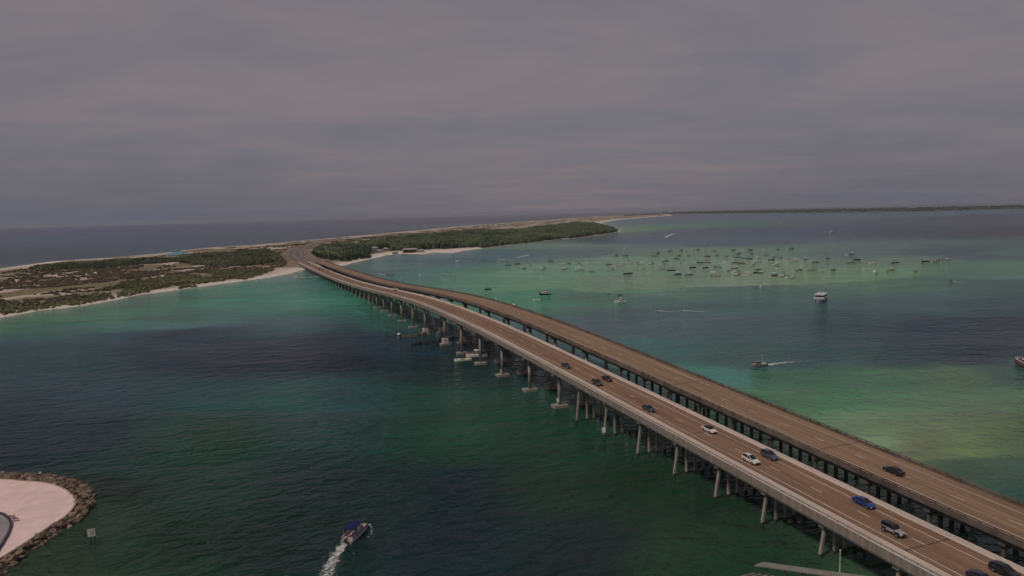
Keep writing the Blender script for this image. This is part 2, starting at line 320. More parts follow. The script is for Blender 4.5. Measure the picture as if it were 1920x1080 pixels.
def build_water():
    th = np.concatenate([np.radians(np.linspace(-180, -44, 60, endpoint=False)), np.radians(np.linspace(-44, 44, 440, endpoint=False)), np.radians(np.linspace(44, 180, 61))])
    r = np.concatenate([[0.5, 30, 60], np.geomspace(80, 6000, 420), np.geomspace(6300, 46000, 50)])
    T, R = np.meshgrid(th, r); X = R * np.sin(T); Y = R * np.cos(T); Z = drop(X, Y)
    nx = len(th); ny = len(r); i = np.arange(ny - 1)[:, None] * nx + np.arange(nx - 1)[None]
    F = np.stack([i, i + 1, i + nx + 1, i + nx], -1).reshape(-1, 4)
    X, Y, Z = X.ravel(), Y.ravel(), Z.ravel()
    wx = X + 0.05 * R.ravel() * (fbm(X / 60, Y / 60) - .5); wy = Y + 0.10 * R.ravel() * (fbm(X / 70 + 9, Y / 70) - .5)
    Yc = np.maximum(wy, 20.0); px, py = proj(wx, Yc, 0 * X)
    px = np.clip(px, -60, 1980); py = np.clip(py, 385, 1120)
    for ln, amp, wid, sharp in (([(880, 558), (960, 549), (1060, 543), (1150, 547), (1230, 543.5), (1330, 538.5), (1440, 536.5), (1560, 534), (1650, 527), (1780, 521), (1980, 518)], 9, 14, 1.3), ([(1660, 872), (1720, 868), (1800, 862), (1980, 850)], 10, 18, 2.5), ([(-80, 655), (120, 632), (300, 622), (480, 606), (640, 600)], 10, 22, 4), ([(1250, 684), (1420, 690), (1650, 694), (1980, 690)], 7, 18, 4)):
        ye = np.interp(px, [a for a, b in ln], [b for a, b in ln]); d = py - ye; ok = (px > ln[0][0] - 40) & (px < ln[-1][0] + 40)
        py = py + ok * amp * np.tanh(d / sharp) * np.exp(-(d / wid) ** 2)
    obs = water_colour(px, py, None)
    if WTEST: obs = obs * 0
    # pale bottom right off the beaches, dark weed edges of the sand flats
    sdI = polysd(X, Y, isl)
    k = np.exp(-np.maximum(-sdI, 0) / (14.0 + 26.0 * sst(-150, 150, X) * (Y > 600))) * (R.ravel() < 4500) * (sst(-100, 300, X) + (py > 488))
    obs = obs * (1 - .55 * k[:, None]) + np.array([.36, .36, .26]) * .55 * k[:, None]
    def dark(line, wpx, col, a):
        nonlocal obs
        pts = [(x, y) for x, y in line]; d = np.full(len(X), 1e9)
        for (x0, y0), (x1, y1) in zip(pts[:-1], pts[1:]):
            ex, ey = x1 - x0, y1 - y0; t = np.clip(((px - x0) * ex + (py - y0) * ey) / (ex * ex + ey * ey), 0, 1)
            d = np.minimum(d, np.hypot((px - x0 - t * ex) * .25, py - y0 - t * ey))
        g = (a * np.exp(-(d / wpx) ** 2))[:, None]
        obs = obs * (1 - g) + lin(col) * 1.4 * g
    dark([(1150, 547), (1230, 543), (1330, 538), (1440, 536), (1560, 535)], 2.6, (72, 86, 76), .85)
    dark([(905, 549), (960, 546), (1060, 540)], 1.2, (76, 100, 90), .6)
    dark([(1560, 496), (1650, 493), (1730, 481)], 1.2, (78, 92, 90), .5)
    dark([(1745, 868), (1840, 856), (1980, 852)], 6, (58, 74, 66), .55)
    body = np.maximum(obs, 0.001)
    me = np_mesh('water', np.stack([X, Y, Z], 1), F, water_mat(), body, True)
    o = link('water', me); tag(o, 'green and slate blue sea water of the pass, the bay and the gulf', 'water', kind='structure')
    return o
def water_mat():
    m = bpy.data.materials.new('sea_water'); m.use_nodes = True; t = m.node_tree; b = t.nodes['Principled BSDF']
    at = N(t, 'ShaderNodeAttribute'); at.attribute_name = 'col'
    geo = N(t, 'ShaderNodeNewGeometry')
    def noi(scale, stretch, rz, detail, dist=0.0):
        r = N(t, 'ShaderNodeVectorRotate'); r.rotation_type = 'Z_AXIS'; r.inputs['Angle'].default_value = math.radians(rz)
        t.links.new(geo.outputs['Position'], r.inputs['Vector'])
        mp = N(t, 'ShaderNodeMapping'); mp.inputs['Scale'].default_value = stretch; t.links.new(r.outputs[0], mp.inputs[0])
        n = N(t, 'ShaderNodeTexNoise'); n.inputs['Scale'].default_value = scale; n.inputs['Detail'].default_value = detail
        n.inputs['Distortion'].default_value = dist
        t.links.new(mp.outputs[0], n.inputs['Vector']); return n.outputs['Fac']
    def mth(op, a, bb):
        n = N(t, 'ShaderNodeMath', operation=op)
        for i, v in enumerate((a, bb)):
            if isinstance(v, (int, float)): n.inputs[i].default_value = v
            else: t.links.new(v, n.inputs[i])
        return n.outputs[0]
    patch = noi(0.012, (0.6, 1.6, 1), 8, 4, 0.5)              # gusts: rougher and calmer water
    pr = N(t, 'ShaderNodeMapRange'); pr.inputs[1].default_value = .35; pr.inputs[2].default_value = .65; pr.inputs[3].default_value = 1.0; pr.inputs[4].default_value = 2.3
    t.links.new(patch, pr.inputs[0])
    chop = noi(0.46, (0.6, 1.0, 1), -22, 3, 0.3)
    swell = noi(0.085, (0.5, 1.25, 1), -8, 3, 0.4)
    fine = noi(1.6, (0.6, 1.0, 1), -30, 2)
    mid = noi(0.20, (0.7, 1.05, 1), -14, 3, 0.4)
    h = mth('ADD', mth('ADD', mth('MULTIPLY', chop, 0.75), mth('MULTIPLY', swell, 1.0)), mth('ADD', mth('MULTIPLY', fine, 0.12), mth('MULTIPLY', mid, 1.3)))
    h = mth('MULTIPLY', h, pr.outputs[0])
    bp = N(t, 'ShaderNodeBump'); bp.inputs['Strength'].default_value = 1.0; bp.inputs['Distance'].default_value = 1.0
    t.links.new(h, bp.inputs['Height']); t.links.new(bp.outputs[0], b.inputs['Normal'])
    wv = noi(0.022, (0.5, 1.4, 1), -5, 5, 0.8)
    mr = N(t, 'ShaderNodeMapRange'); mr.inputs[1].default_value = .3; mr.inputs[2].default_value = .7; mr.inputs[3].default_value = .78; mr.inputs[4].default_value = 1.22
    t.links.new(mth('ADD', mth('MULTIPLY', wv, .6), mth('MULTIPLY', noi(0.11, (0.45, 1.2, 1), -12, 4, 0.6), .4)), mr.inputs[0])
    mx = N(t, 'ShaderNodeMixRGB', blend_type='MULTIPLY'); mx.inputs[0].default_value = 1
    t.links.new(at.outputs['Color'], mx.inputs[1]); t.links.new(mr.outputs[0], mx.inputs[2])
    t.links.new(mx.outputs[0], b.inputs['Base Color'])
    b.inputs['Roughness'].default_value = 0.10; b.inputs['IOR'].default_value = 1.33; b.inputs['Specular IOR Level'].default_value = 0.12; b.inputs['Specular Tint'].default_value = (0.86, 0.96, 1.0, 1)
    return m
build_water()
# ================================================================== island terrain
road_px = [(571, 494), (561, 488), (553, 481), (551, 474), (560, 466), (580, 459.5), (612, 453), (660, 447), (730, 441), (820, 434.5), (900, 428), (1000, 419), (1080, 412)]
ROAD = [Vector(P(*p, 3.2)[:2]) for p in road_px]
ROAD[0] = Vector(BP(S0 + 4, -6, 0)[:2])
road2_px = [(585, 490), (572, 482), (563, 474), (567, 467), (584, 460.5)]
ROAD2 = [Vector(P(*p, 3.2)[:2]) for p in road2_px]; ROAD2[0] = Vector(BP(S0 + 4, -30, 0)[:2]); 
def catmull(pts, n=10):
    o = []
    for i in range(len(pts) - 1):
        a, b, c, d = pts[max(i - 1, 0)], pts[i], pts[i + 1], pts[min(i + 2, len(pts) - 1)]
        for k in range(n):
            t = k / n; o.append(0.5 * ((2 * b) + (c - a) * t + (2 * a - 5 * b + 4 * c - d) * t * t + (3 * b - a - 3 * c + d) * t ** 3))
    return o + [pts[-1]]
ROADC = catmull(ROAD); ROAD2C = catmull(ROAD2)
def linedist(X, Y, line):
    d = np.full(np.shape(X), 1e18)
    for a, b in zip(line[:-1], line[1:]):
        ex, ey = b.x - a.x, b.y - a.y; t = np.clip(((X - a.x) * ex + (Y - a.y) * ey) / (ex * ex + ey * ey + 1e-9), 0, 1)
        d = np.minimum(d, (X - a.x - t * ex) ** 2 + (Y - a.y - t * ey) ** 2)
    return np.sqrt(d)
def pxpoly(pts, z=2.0): return [tuple(P(x, y, z)[:2]) for x, y in pts]
Z_WOOD = pxpoly([(586, 474), (600, 469), (645, 464), (700, 457), (765, 447), (826, 441.5), (890, 436), (975, 433.5), (1033, 426), (1080, 419), (1120, 421), (1158, 433), (1135, 438.5), (1077, 446), (1019, 451.5), (960, 458.5), (917, 463), (850, 465.5), (805, 467), (742, 470), (716, 474), (690, 482), (645, 490), (610, 487), (592, 483)])
Z_WOOD2 = pxpoly([(55, 503), (110, 495), (180, 491), (270, 486), (340, 485), (400, 480), (440, 473), (500, 468), (524, 478), (520, 492), (470, 497), (400, 499), (330, 492), (250, 497), (180, 503), (90, 509)])
Z_SCRUB = pxpoly([(-100, 590), (0, 575), (60, 566), (140, 553), (190, 540), (250, 528), (330, 518), (420, 508), (480, 507), (512, 507), (470, 520), (400, 530), (320, 541), (250, 550), (200, 559), (140, 570), (60, 578), (0, 588), (-100, 605)])
Z_SCRUB2 = pxpoly([(-100, 560), (0, 545), (80, 540), (180, 530), (260, 521), (330, 512), (300, 508), (180, 516), (60, 524), (-100, 540)])
CLEAR = pxpoly([(692, 480), (693, 468), (733, 466), (734, 478), (716, 482)])
def ground_h(X, Y, full=False):
    sdv = polysd(X, Y, isl)
    h = np.where(sdv < 0, np.maximum(sdv * 0.03, -1.0), 1.6 * sst(0, 35, sdv) + 0.015 * np.minimum(np.maximum(sdv, 0), 12))
    dn = fbm(X / 38, Y / 38) - 0.45
    h = h + sst(12, 60, sdv) * np.maximum(dn, -0.25) * 5.0
    rd = np.minimum(linedist(X, Y, ROADC), linedist(X, Y, ROAD2C)); w = 1 - sst(16, 40, rd)
    h = h * (1 - w) + np.where(sdv > -20, 2.9, h) * w
    return (h, sdv, rd) if full else h
def build_island():
    th = np.radians(np.concatenate([np.linspace(-50, -40, 20, endpoint=False), np.linspace(-40, 14, 420)]))
    r = np.concatenate([np.geomspace(420, 2600, 300), np.geomspace(2620, 13000, 60)])
    T, R = np.meshgrid(th, r); X = (R * np.sin(T)).ravel(); Y = (R * np.cos(T)).ravel()
    h, sdv, rd = ground_h(X, Y, True)
    nx = len(th); i = np.arange(len(r) - 1)[:, None] * nx + np.arange(nx - 1)[None]
    F = np.stack([i, i + 1, i + nx + 1, i + nx], -1).reshape(-1, 4)
    F = F[(sdv[F] > -30).any(1)]
    used = np.unique(F); re = np.full(len(X), -1); re[used] = np.arange(len(used)); F = re[F]
    X, Y, h, sdv, rd = X[used], Y[used], h[used], sdv[used], rd[used]
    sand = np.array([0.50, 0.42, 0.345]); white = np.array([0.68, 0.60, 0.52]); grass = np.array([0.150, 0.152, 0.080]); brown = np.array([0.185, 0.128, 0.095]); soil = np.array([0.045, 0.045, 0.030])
    n1 = fbm(X / 26, Y / 60, 5); n2 = fbm(X / 90 + 40, Y / 90, 4)
    veg = sst(0.40, 0.56, n1 + 0.15 * sst(30, 90, sdv) - 0.12)
    c = sand * (1 - veg[:, None]) + (grass * n2[:, None] * 1.2 + brown * (1.2 - 1.2 * n2[:, None])) * veg[:, None]
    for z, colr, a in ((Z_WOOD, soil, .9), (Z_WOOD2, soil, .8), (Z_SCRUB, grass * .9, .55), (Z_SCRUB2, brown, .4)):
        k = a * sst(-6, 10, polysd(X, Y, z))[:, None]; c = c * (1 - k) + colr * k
    gulf = sst(-0.12, 0.02, (Y - 1150) / 3000 - (X + 150) / 2600 * -0.25); k = (1 - sst(6 + 10 * gulf, 20 + 14 * n2 + 22 * gulf, sdv))[:, None]; c = c * (1 - k) + white * k
    k = (1 - sst(14, 34, rd))[:, None] * .75; c = c * (1 - k) + np.array([0.20, 0.145, 0.105]) * k
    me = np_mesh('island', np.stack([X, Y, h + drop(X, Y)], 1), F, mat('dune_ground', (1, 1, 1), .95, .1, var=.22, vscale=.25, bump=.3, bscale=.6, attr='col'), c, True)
    o = link('sandy_island', me); tag(o, 'low sandy barrier island with dune grass and pale beaches', 'island', kind='structure')
build_island()
def ground_z(x, y): 
    return float(ground_h(np.array([x]), np.array([y]))[0]) + drop(x, y)
def ribbon(name, line, w, z, m, parent=None, lift=0.0):
    b = MB(); secs = []
    for i, p in enumerate(line):
        d = (line[min(i + 1, len(line) - 1)] - line[max(i - 1, 0)]).normalized(); q = Vector((-d.y, d.x))
        zz = z + drop(p.x, p.y) + lift
        secs.append([(p.x + q.x * w / 2, p.y + q.y * w / 2, zz), (p.x - q.x * w / 2, p.y - q.y * w / 2, zz), (p.x - q.x * w / 2, p.y - q.y * w / 2, zz - 1.0), (p.x + q.x * w / 2, p.y + q.y * w / 2, zz - 1.0)])
    b.loft(secs); return b.build(name, m, parent)
M_ROAD = mat('island_road', (0.17, 0.14, 0.12), .9, .2, var=.15, vscale=.3)
rd1 = ribbon('island_road', ROADC, 15, 3.25, M_ROAD); tag(rd1, 'grey brown highway curving along the island beyond the bridge', 'road', kind='structure')
rd2 = ribbon('island_road', ROAD2C, 11, 3.21, M_ROAD); tag(rd2, 'short grey brown carriageway joining the far bridge to the island highway', 'road', kind='structure')
M_WHITE = mat('road_paint', (0.62, 0.55, 0.50), .8, .2, var=.2, vscale=.4)
for o_, ln in ((rd1, ROADC), (rd2, ROAD2C)):
    ribbon('lane_line', ln, .3, 3.26, M_WHITE, o_, .012)
# ------------------------------------------------------------------ woods and scrub
def sample_poly(poly, spacing):
    a = np.array(poly); x0, y0 = a.min(0); x1, y1 = a.max(0)
    gx, gy = np.meshgrid(np.arange(x0, x1, spacing), np.arange(y0, y1, spacing)); X = (gx + rng.uniform(-.5, .5, gx.shape) * spacing).ravel(); Y = (gy + rng.uniform(-.5, .5, gx.shape) * spacing).ravel()
    return X, Y
M_LEAF = mat('leaf_clump', (1, 1, 1), .85, .15, attr='col')
def wood(name, poly, spacing, hmin, hmax, rad, cols, label, layers=4, cat='woodland', edge=4.0, gaps=0.0):
    X, Y = sample_poly(poly, spacing); s = polysd(X, Y, poly); s = s + 9 * (fbm(X / 14, Y / 14) - .5)
    k = (s > 0) & (fbm(X / 22 + 60, Y / 34 + 8, 3) > gaps); X, Y, s = X[k], Y[k], s[k]
    h0, sdI, rd = ground_h(X, Y, True); k = (sdI > 3) & (rd > 15) & (polysd(X, Y, CLEAR) < 0); X, Y, s, h0 = X[k], Y[k], s[k], h0[k]
    g0 = h0 + drop(X, Y); n = len(X)
    H = (hmin + (hmax - hmin) * np.clip(fbm(X / 30, Y / 30) * 1.3 - .2 + .35 * (rng.random(n) - .5), 0, 1)) * (0.6 + 0.4 * sst(0, edge, s))
    tone = np.clip(fbm(X / 40 + 3, Y / 40) * 1.8 - .4 + .8 * (rng.random(n) - .5), 0, 1)[:, None]
    base = np.array(cols[0]) * (1 - tone) + np.array(cols[1]) * tone
    cs, zs, qs = [], [], []
    for L in range(layers):
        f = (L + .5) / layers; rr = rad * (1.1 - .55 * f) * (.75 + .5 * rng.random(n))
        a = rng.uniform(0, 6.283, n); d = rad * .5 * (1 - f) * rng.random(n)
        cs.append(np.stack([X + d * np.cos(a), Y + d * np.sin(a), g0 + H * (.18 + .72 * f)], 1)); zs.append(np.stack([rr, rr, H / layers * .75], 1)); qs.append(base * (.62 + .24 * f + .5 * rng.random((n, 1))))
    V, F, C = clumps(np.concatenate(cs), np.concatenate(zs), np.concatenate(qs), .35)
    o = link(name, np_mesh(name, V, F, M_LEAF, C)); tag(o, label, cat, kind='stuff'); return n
wood('woodland', Z_WOOD, 5.0, 5.5, 13.0, 2.7, [(0.036, 0.055, 0.029), (0.125, 0.155, 0.080)], 'dense dark green coastal wood covering the island right of the road', 4, gaps=.30)
wood('woodland', Z_WOOD2, 4.6, 2.5, 5.5, 2.4, [(0.038, 0.050, 0.027), (0.110, 0.122, 0.064)], 'dark low wood between the beach pavilion and the bridge end', 3, gaps=.36)
wood('scrub', Z_SCRUB, 3.6, 1.0, 3.2, 1.7, [(0.054, 0.058, 0.030), (0.15, 0.155, 0.074)], 'brown and olive scrub along the bay shore of the sand spit', 2, 'scrub', gaps=.44)
wood('scrub', Z_SCRUB2, 4.2, .8, 1.8, 1.6, [(0.085, 0.052, 0.040), (0.15, 0.11, 0.07)], 'rusty brown dune scrub on the left of the sand spit', 2, 'scrub', gaps=.50)
def sparse_scrub():
    a = pxpoly([(-150, 560), (0, 512), (200, 490), (400, 472), (600, 454), (800, 436), (900, 428), (940, 432), (700, 452), (590, 464), (530, 500), (480, 518), (250, 548), (0, 590), (-150, 610)])
    X, Y = sample_poly(a, 7.0); s = polysd(X, Y, a); n_ = fbm(X / 30 + 5, Y / 55); k = (s > 0) & (n_ > .47)
    X, Y = X[k], Y[k]; h0, sdI, rd = ground_h(X, Y, True); k = (sdI > 16) & (rd > 20); X, Y, h0 = X[k], Y[k], h0[k]; n = len(X)
    rr = 1.0 + 2.0 * rng.random(n); cs = np.stack([X, Y, h0 + drop(X, Y) + .4], 1); zs = np.stack([rr * 1.3, rr, .5 + .4 * rr], 1)
    t = rng.random((n, 1)); C0 = np.array([0.05, 0.048, 0.03]) * (1 - t) + np.array([0.10, 0.082, 0.05]) * t
    V, F, C = clumps(cs, zs, C0, .4)
    tag(link('dune_grass', np_mesh('dune_grass', V, F, M_LEAF, C)), 'scattered clumps of dune grass and low bushes over the pale sand', 'dune grass', kind='stuff')
sparse_scrub()
# individual trees at the wood's edge beside the bridge end and the waterfront
def tree(px, py, H, label, seed):
    q = P(px, py, 2.0); g = ground_z(q.x, q.y); r_ = np.random.default_rng(seed)
    t = empty('broadleaf_tree', (q.x, q.y, g)); tag(t, label, 'tree', 'trees at the edge of the island wood')
    b = MB(); b.tube((0, 0, -.3), (.2, .1, H * .5), .32, 7, .18)
    for k in range(5):
        a = k * 1.26 + seed; b.tube((.15, .08, H * (.3 + .05 * k)), (H * .24 * math.cos(a), H * .24 * math.sin(a), H * (.55 + .06 * k)), .12, 5, .05)
    b.build('trunk', mat('bark', (0.09, 0.07, 0.055), .9, .1, var=.3, vscale=3), t)
    n = 90; u = r_.normal(size=(n, 3)); u /= np.linalg.norm(u, axis=1)[:, None]; rr = r_.random(n) ** .4
    c = u * rr[:, None] * np.array([H * .36, H * .36, H * .30]) + np.array([.1, .05, H * .64]); c[:, :2] *= 1 + .25 * np.sin(3 * np.arctan2(c[:, 1:2], c[:, :1]) + seed)
    s = H * .075 * (.6 + .8 * r_.random((n, 1))) * np.ones((n, 3)); tone = r_.random((n, 1))
    V, F, C = clumps(c, s, np.array([0.030, 0.042, 0.024]) * (1 - tone) + np.array([0.07, 0.085, 0.045]) * tone, .45)
    link('crown', np_mesh('crown', V, F, M_LEAF, C), t)
tr = [(588, 481), (594, 485), (602, 487), (611, 488.5), (621, 490), (631, 491), (641, 490.5), (652, 488.5), (664, 486), (676, 484), (689, 481), (738, 472), (806, 468), (818, 467), (832, 466.5)]
for i, (x, y) in enumerate(tr):
    lab = '%s tree from the bridge end along the wood edge above the small beach' % ordinal(i + 1) if i < 11 else ['tree between the two waterfront buildings', 'tree just right of the long waterfront building', 'second tree right of the long waterfront building', 'third tree right of the long waterfront building'][i - 11]
    tree(x, y, 8.5 + 2.5 * ((i * 37) % 10) / 10, lab, i)
# ================================================================== bridges
CONC = mat('bridge_concrete', (0.30, 0.245, 0.20), .85, .25, var=.22, vscale=.25, bump=.15, bscale=3, stretch=(.35, 1, 1), rotz=-BANG)
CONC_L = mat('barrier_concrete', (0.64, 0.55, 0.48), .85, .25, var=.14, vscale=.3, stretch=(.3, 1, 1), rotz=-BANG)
CONC_G = mat('pier_concrete', (0.33, 0.30, 0.255), .85, .25, var=.25, vscale=.6, bump=.2, bscale=2)
CONC_D = mat('old_concrete', (0.155, 0.12, 0.098), .9, .2, var=.35, vscale=.5, stretch=(.4, 1, .3), rotz=-BANG)
GIRD = mat('girder_concrete', (0.14, 0.125, 0.11), .9, .2, var=.3, vscale=.5)
STEEL = mat('galvanised_rail', (0.30, 0.27, 0.24), .5, .4, metal=.3, var=.15, vscale=2)
JOINT = mat('joint_rubber', (0.045, 0.035, 0.03), .9, .2)
def deck_mat(name, a, c):
    m = bpy.data.materials.new(name); m.use_nodes = True; t = m.node_tree; b = t.nodes['Principled BSDF']
    g = N(t, 'ShaderNodeNewGeometry'); r = N(t, 'ShaderNodeVectorRotate'); r.rotation_type = 'Z_AXIS'; r.inputs['Angle'].default_value = -BANG
    t.links.new(g.outputs['Position'], r.inputs['Vector'])
    def noi(sc, st, det):
        mp = N(t, 'ShaderNodeMapping'); mp.inputs['Scale'].default_value = st; t.links.new(r.outputs[0], mp.inputs[0])
        n = N(t, 'ShaderNodeTexNoise'); n.inputs['Scale'].default_value = sc; n.inputs['Detail'].default_value = det; t.links.new(mp.outputs[0], n.inputs['Vector']); return n.outputs['Fac']
    def ramp(fac, lo, hi, p0, p1):
        q = N(t, 'ShaderNodeMapRange'); q.inputs[1].default_value = p0; q.inputs[2].default_value = p1; q.inputs[3].default_value = lo; q.inputs[4].default_value = hi; t.links.new(fac, q.inputs[0]); return q.outputs[0]
    mx = N(t, 'ShaderNodeMixRGB'); mx.inputs[1].default_value = (*a, 1); mx.inputs[2].default_value = (*c, 1)
    t.links.new(ramp(noi(.06, (.35, 1, 1), 3), 0, 1, .35, .65), mx.inputs[0])
    m2 = N(t, 'ShaderNodeMixRGB', blend_type='MULTIPLY'); m2.inputs[0].default_value = 1; t.links.new(mx.outputs[0], m2.inputs[1]); t.links.new(ramp(noi(.75, (.012, 1, 1), 4), .74, 1.24, .3, .7), m2.inputs[2])
    m3 = N(t, 'ShaderNodeMixRGB', blend_type='MULTIPLY'); m3.inputs[0].default_value = 1; t.links.new(m2.outputs[0], m3.inputs[1]); t.links.new(ramp(noi(2.5, (.5, 1, 1), 5), .88, 1.1, .3, .7), m3.inputs[2])
    t.links.new(m3.outputs[0], b.inputs['Base Color']); b.inputs['Roughness'].default_value = .88; b.inputs['Specular IOR Level'].default_value = .25
    return m
DECK = deck_mat('deck_surface', (0.222, 0.132, 0.086), (0.226, 0.146, 0.090))
DECK2 = deck_mat('old_deck_surface', (0.250, 0.166, 0.106), (0.265, 0.180, 0.110))
def sweep(b, prof, s0, s1, zf, step=8.0):
    n = max(1, int(round((s1 - s0) / step))); secs = []
    for i in range(n + 1):
        s = s0 + (s1 - s0) * i / n; z = zf(s); secs.append([BP(s, o, z + h) for o, h in prof])
    return b.loft(secs)
def rect(o0, o1, h0, h1): return [(o0, h0), (o1, h0), (o1, h1), (o0, h1)]
def swept(name, prof, m, parent, zf, s0=S0, s1=S1, step=8.0):
    b = MB(); profs = prof if isinstance(prof[0], list) else [prof]
    for p in profs: sweep(b, p, s0, s1, zf, step)
    return b.build(name, m, parent)
# ---- near bridge
nb = empty('highway_bridge', BP(-200, -6, 0)); tag(nb, 'near concrete highway bridge with sidewalk on the left and pale barriers', 'bridge')
nb.location = (0, 0, 0)
dk = swept('deck', rect(1.5, -13.7, -.38, 0), DECK, nb, zdeck)
swept('sidewalk', rect(1.22, -.5, .004, .17), mat('sidewalk_concrete', (0.36, 0.30, 0.25), .9, .2, var=.15, vscale=.4, stretch=(.3, 1, 1), rotz=-BANG), nb, zdeck)
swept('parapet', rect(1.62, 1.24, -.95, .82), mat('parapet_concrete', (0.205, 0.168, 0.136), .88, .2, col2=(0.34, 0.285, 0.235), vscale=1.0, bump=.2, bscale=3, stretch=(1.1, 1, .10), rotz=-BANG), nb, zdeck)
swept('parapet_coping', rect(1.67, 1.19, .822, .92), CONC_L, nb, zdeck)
jers = lambda o, h: [(o - .02, .003), (o - .46, .003), (o - .46, .08), (o - .36, .32), (o - .31, h), (o - .15, h), (o - .10, .32), (o - .02, .08)]
swept('barrier', jers(-.5, .86), CONC_L, nb, zdeck)['label'] = 'pale barrier between sidewalk and roadway'
swept('barrier', [(o, h) for o, h in jers(-13.22, .95)], CONC_L, nb, zdeck)['label'] = 'pale barrier along the gap between the bridges'
for o in (.55, -2.6, -5.9, -9.2, -12.6):
    swept('girder', [(o + .32, -1.5), (o - .32, -1.5), (o - .3, -1.3), (o - .1, -1.15), (o - .1, -.7), (o - .4, -.55), (o - .4, -.384), (o + .4, -.384), (o + .4, -.55), (o + .1, -.7), (o + .1, -1.15), (o + .3, -1.3)], GIRD, nb, zdeck)
for o, h in ((1.36, -1.12), (1.30, -1.34)):
    pts = [(o + .09 * math.cos(a), h + .09 * math.sin(a)) for a in np.arange(6) * math.pi / 3]
    swept('conduit', pts, STEEL, nb, zdeck)
for h in (1.12, 1.36):
    swept('handrail', rect(1.50, 1.43, h - .035, h + .035), STEEL, nb, zdeck)
def lay(b, o0, o1, s0, s1, zf, h, step=6.0):
    n = max(1, int((s1 - s0) / step)); vs = []; fs = []
    for i in range(n + 1):
        s = s0 + (s1 - s0) * i / n; z = zf(s) + h; vs += [BP(s, o0, z), BP(s, o1, z)]
    for i in range(n): fs.append((2 * i, 2 * i + 1, 2 * i + 3, 2 * i + 2))
    return b.add(vs, fs)
def edge_line(parent, o, zf, w=.16):
    b = MB(); lay(b, o + w / 2, o - w / 2, S0, S1, zf, .012, 8.0); b.build('edge_line', M_WHITE, parent)
edge_line(dk, -3.75, zdeck); edge_line(dk, -11.0, zdeck)
sd0 = bridge_at(1457.5, 878.5)[0]
def dashes(parent, o, zf, s_ref, lo, hi):
    k = int((lo - s_ref) / 12.19)
    while s_ref + 12.19 * k < hi:
        s = s_ref + 12.19 * k; k += 1
        if s < lo: continue
        b = MB(); lay(b, o + .09, o - .09, s - 1.6, s + 1.6, zf, .012); b.build('lane_dash', M_WHITE, parent)
dashes(dk, -7.35, zdeck, sd0, S0 + 10, 215)
def joints(parent, o0, o1, zf, ss):
    for s in ss:
        b = MB(); lay(b, o0, o1, s - .11, s + .11, zf, .016); b.build('expansion_joint', JOINT, parent)
# ---- piers of the near bridge
foot_px = [(701, 578), (717, 585), (733.8, 593), (753, 603), (774.7, 614.4), (797, 627), (833, 647), (865, 664), (901.5, 683), (943, 705), (993.7, 733), (1051.7, 763)]
def s_of(x, y):
    q = P(x, y, 0); return (Vector((q.x, q.y)) - OV).dot(TV)
foot_s = [s_of(*p) for p in foot_px]
bent_px = [(1078.7, 790.7), (1130.6, 819), (1193, 854), (1264.5, 891.7), (1342.5, 934.5), (1430.4, 983), (1531.4, 1045)]
bent_s = [s_of(*p) for p in bent_px]; bent_s += [bent_s[-1] + 16.8 * k for k in (1, 2, 3)]
far_bent = list(np.arange(foot_s[0] - 19.5, S0 + 6, -18.3))
joints(dk, -.99, -13.2, zdeck, [bridge_at(1740, 1021)[0]] + [s for s in foot_s[::3]] + far_bent[::4] + [bent_s[0], bent_s[3]])
GROW = mat('marine_growth', (0.075, 0.06, 0.045), .95, .1, var=.4, vscale=3)
def pier_cap(parent, s, o0, o1, zf, hgt=1.15, wid=1.25, m=CONC_G, top=1.5):
    z = zf(s) - top; b = MB(); secs = []
    for o, h in ((o0, hgt * .55), (o0 - .9, hgt), (o1 + .9, hgt), (o1, hgt * .55)):
        secs.append([BP(s - wid / 2, o, z - h), BP(s + wid / 2, o, z - h), BP(s + wid / 2, o, z - .005), BP(s - wid / 2, o, z - .005)])
    b.loft(secs); return b.build('pier', m, parent), z - hgt
def pile(parent, s, o_top, o_bot, zt, w=.62, m=CONC_G, zb=-1.5):
    a = Vector(BP(s, o_top, zt)); c = Vector(BP(s, o_bot, zb)); u = Vector((TV.x, TV.y, 0)) * w / 2; v = Vector((NV.x, NV.y, 0)) * w / 2; k = .7
    def ring(p): return [p + u + v * k, p + u * k + v, p - u * k + v, p - u + v * k, p - u - v * k, p - u * k - v, p + u * k - v, p + u - v * k]
    b = MB(); b.loft([ring(c), ring(a)]); p = b.build('pile', m, parent)
    q = c + (a - c) * ((0.55 - zb) / (zt - zb)); q0 = c + (a - c) * ((-.9 - zb) / (zt - zb)); w2 = 1.04
    b = MB(); u *= w2; v *= w2; b.loft([ring(q0), ring(q)]); return p, b
def bent(parent, s, o0, offs, batter, zf, w=.62, m=CONC_G):
    c, zc = pier_cap(parent, s, o0, offs[-1] - .8, zf, m=m)
    for i, o in enumerate(offs):
        ob = o + (batter if i == 0 else 0) - (batter if i == len(offs) - 1 else 0)
        p, g = pile(c, s, o, ob, zc + .01, w, m); g.build('waterline_growth', GROW, c)
    return c
for s in far_bent: bent(nb, s, 1.0, [.1, -2.5, -5.0, -7.5, -10.0, -12.4], .8, zdeck)
bents = [bent(nb, s, 1.0, [.1, -2.5, -5.0, -7.5, -10.0, -12.4], 1.35, zdeck) for s in bent_s]
for c in bents: c['label'] = 'pile bent with a slanting outer pile'
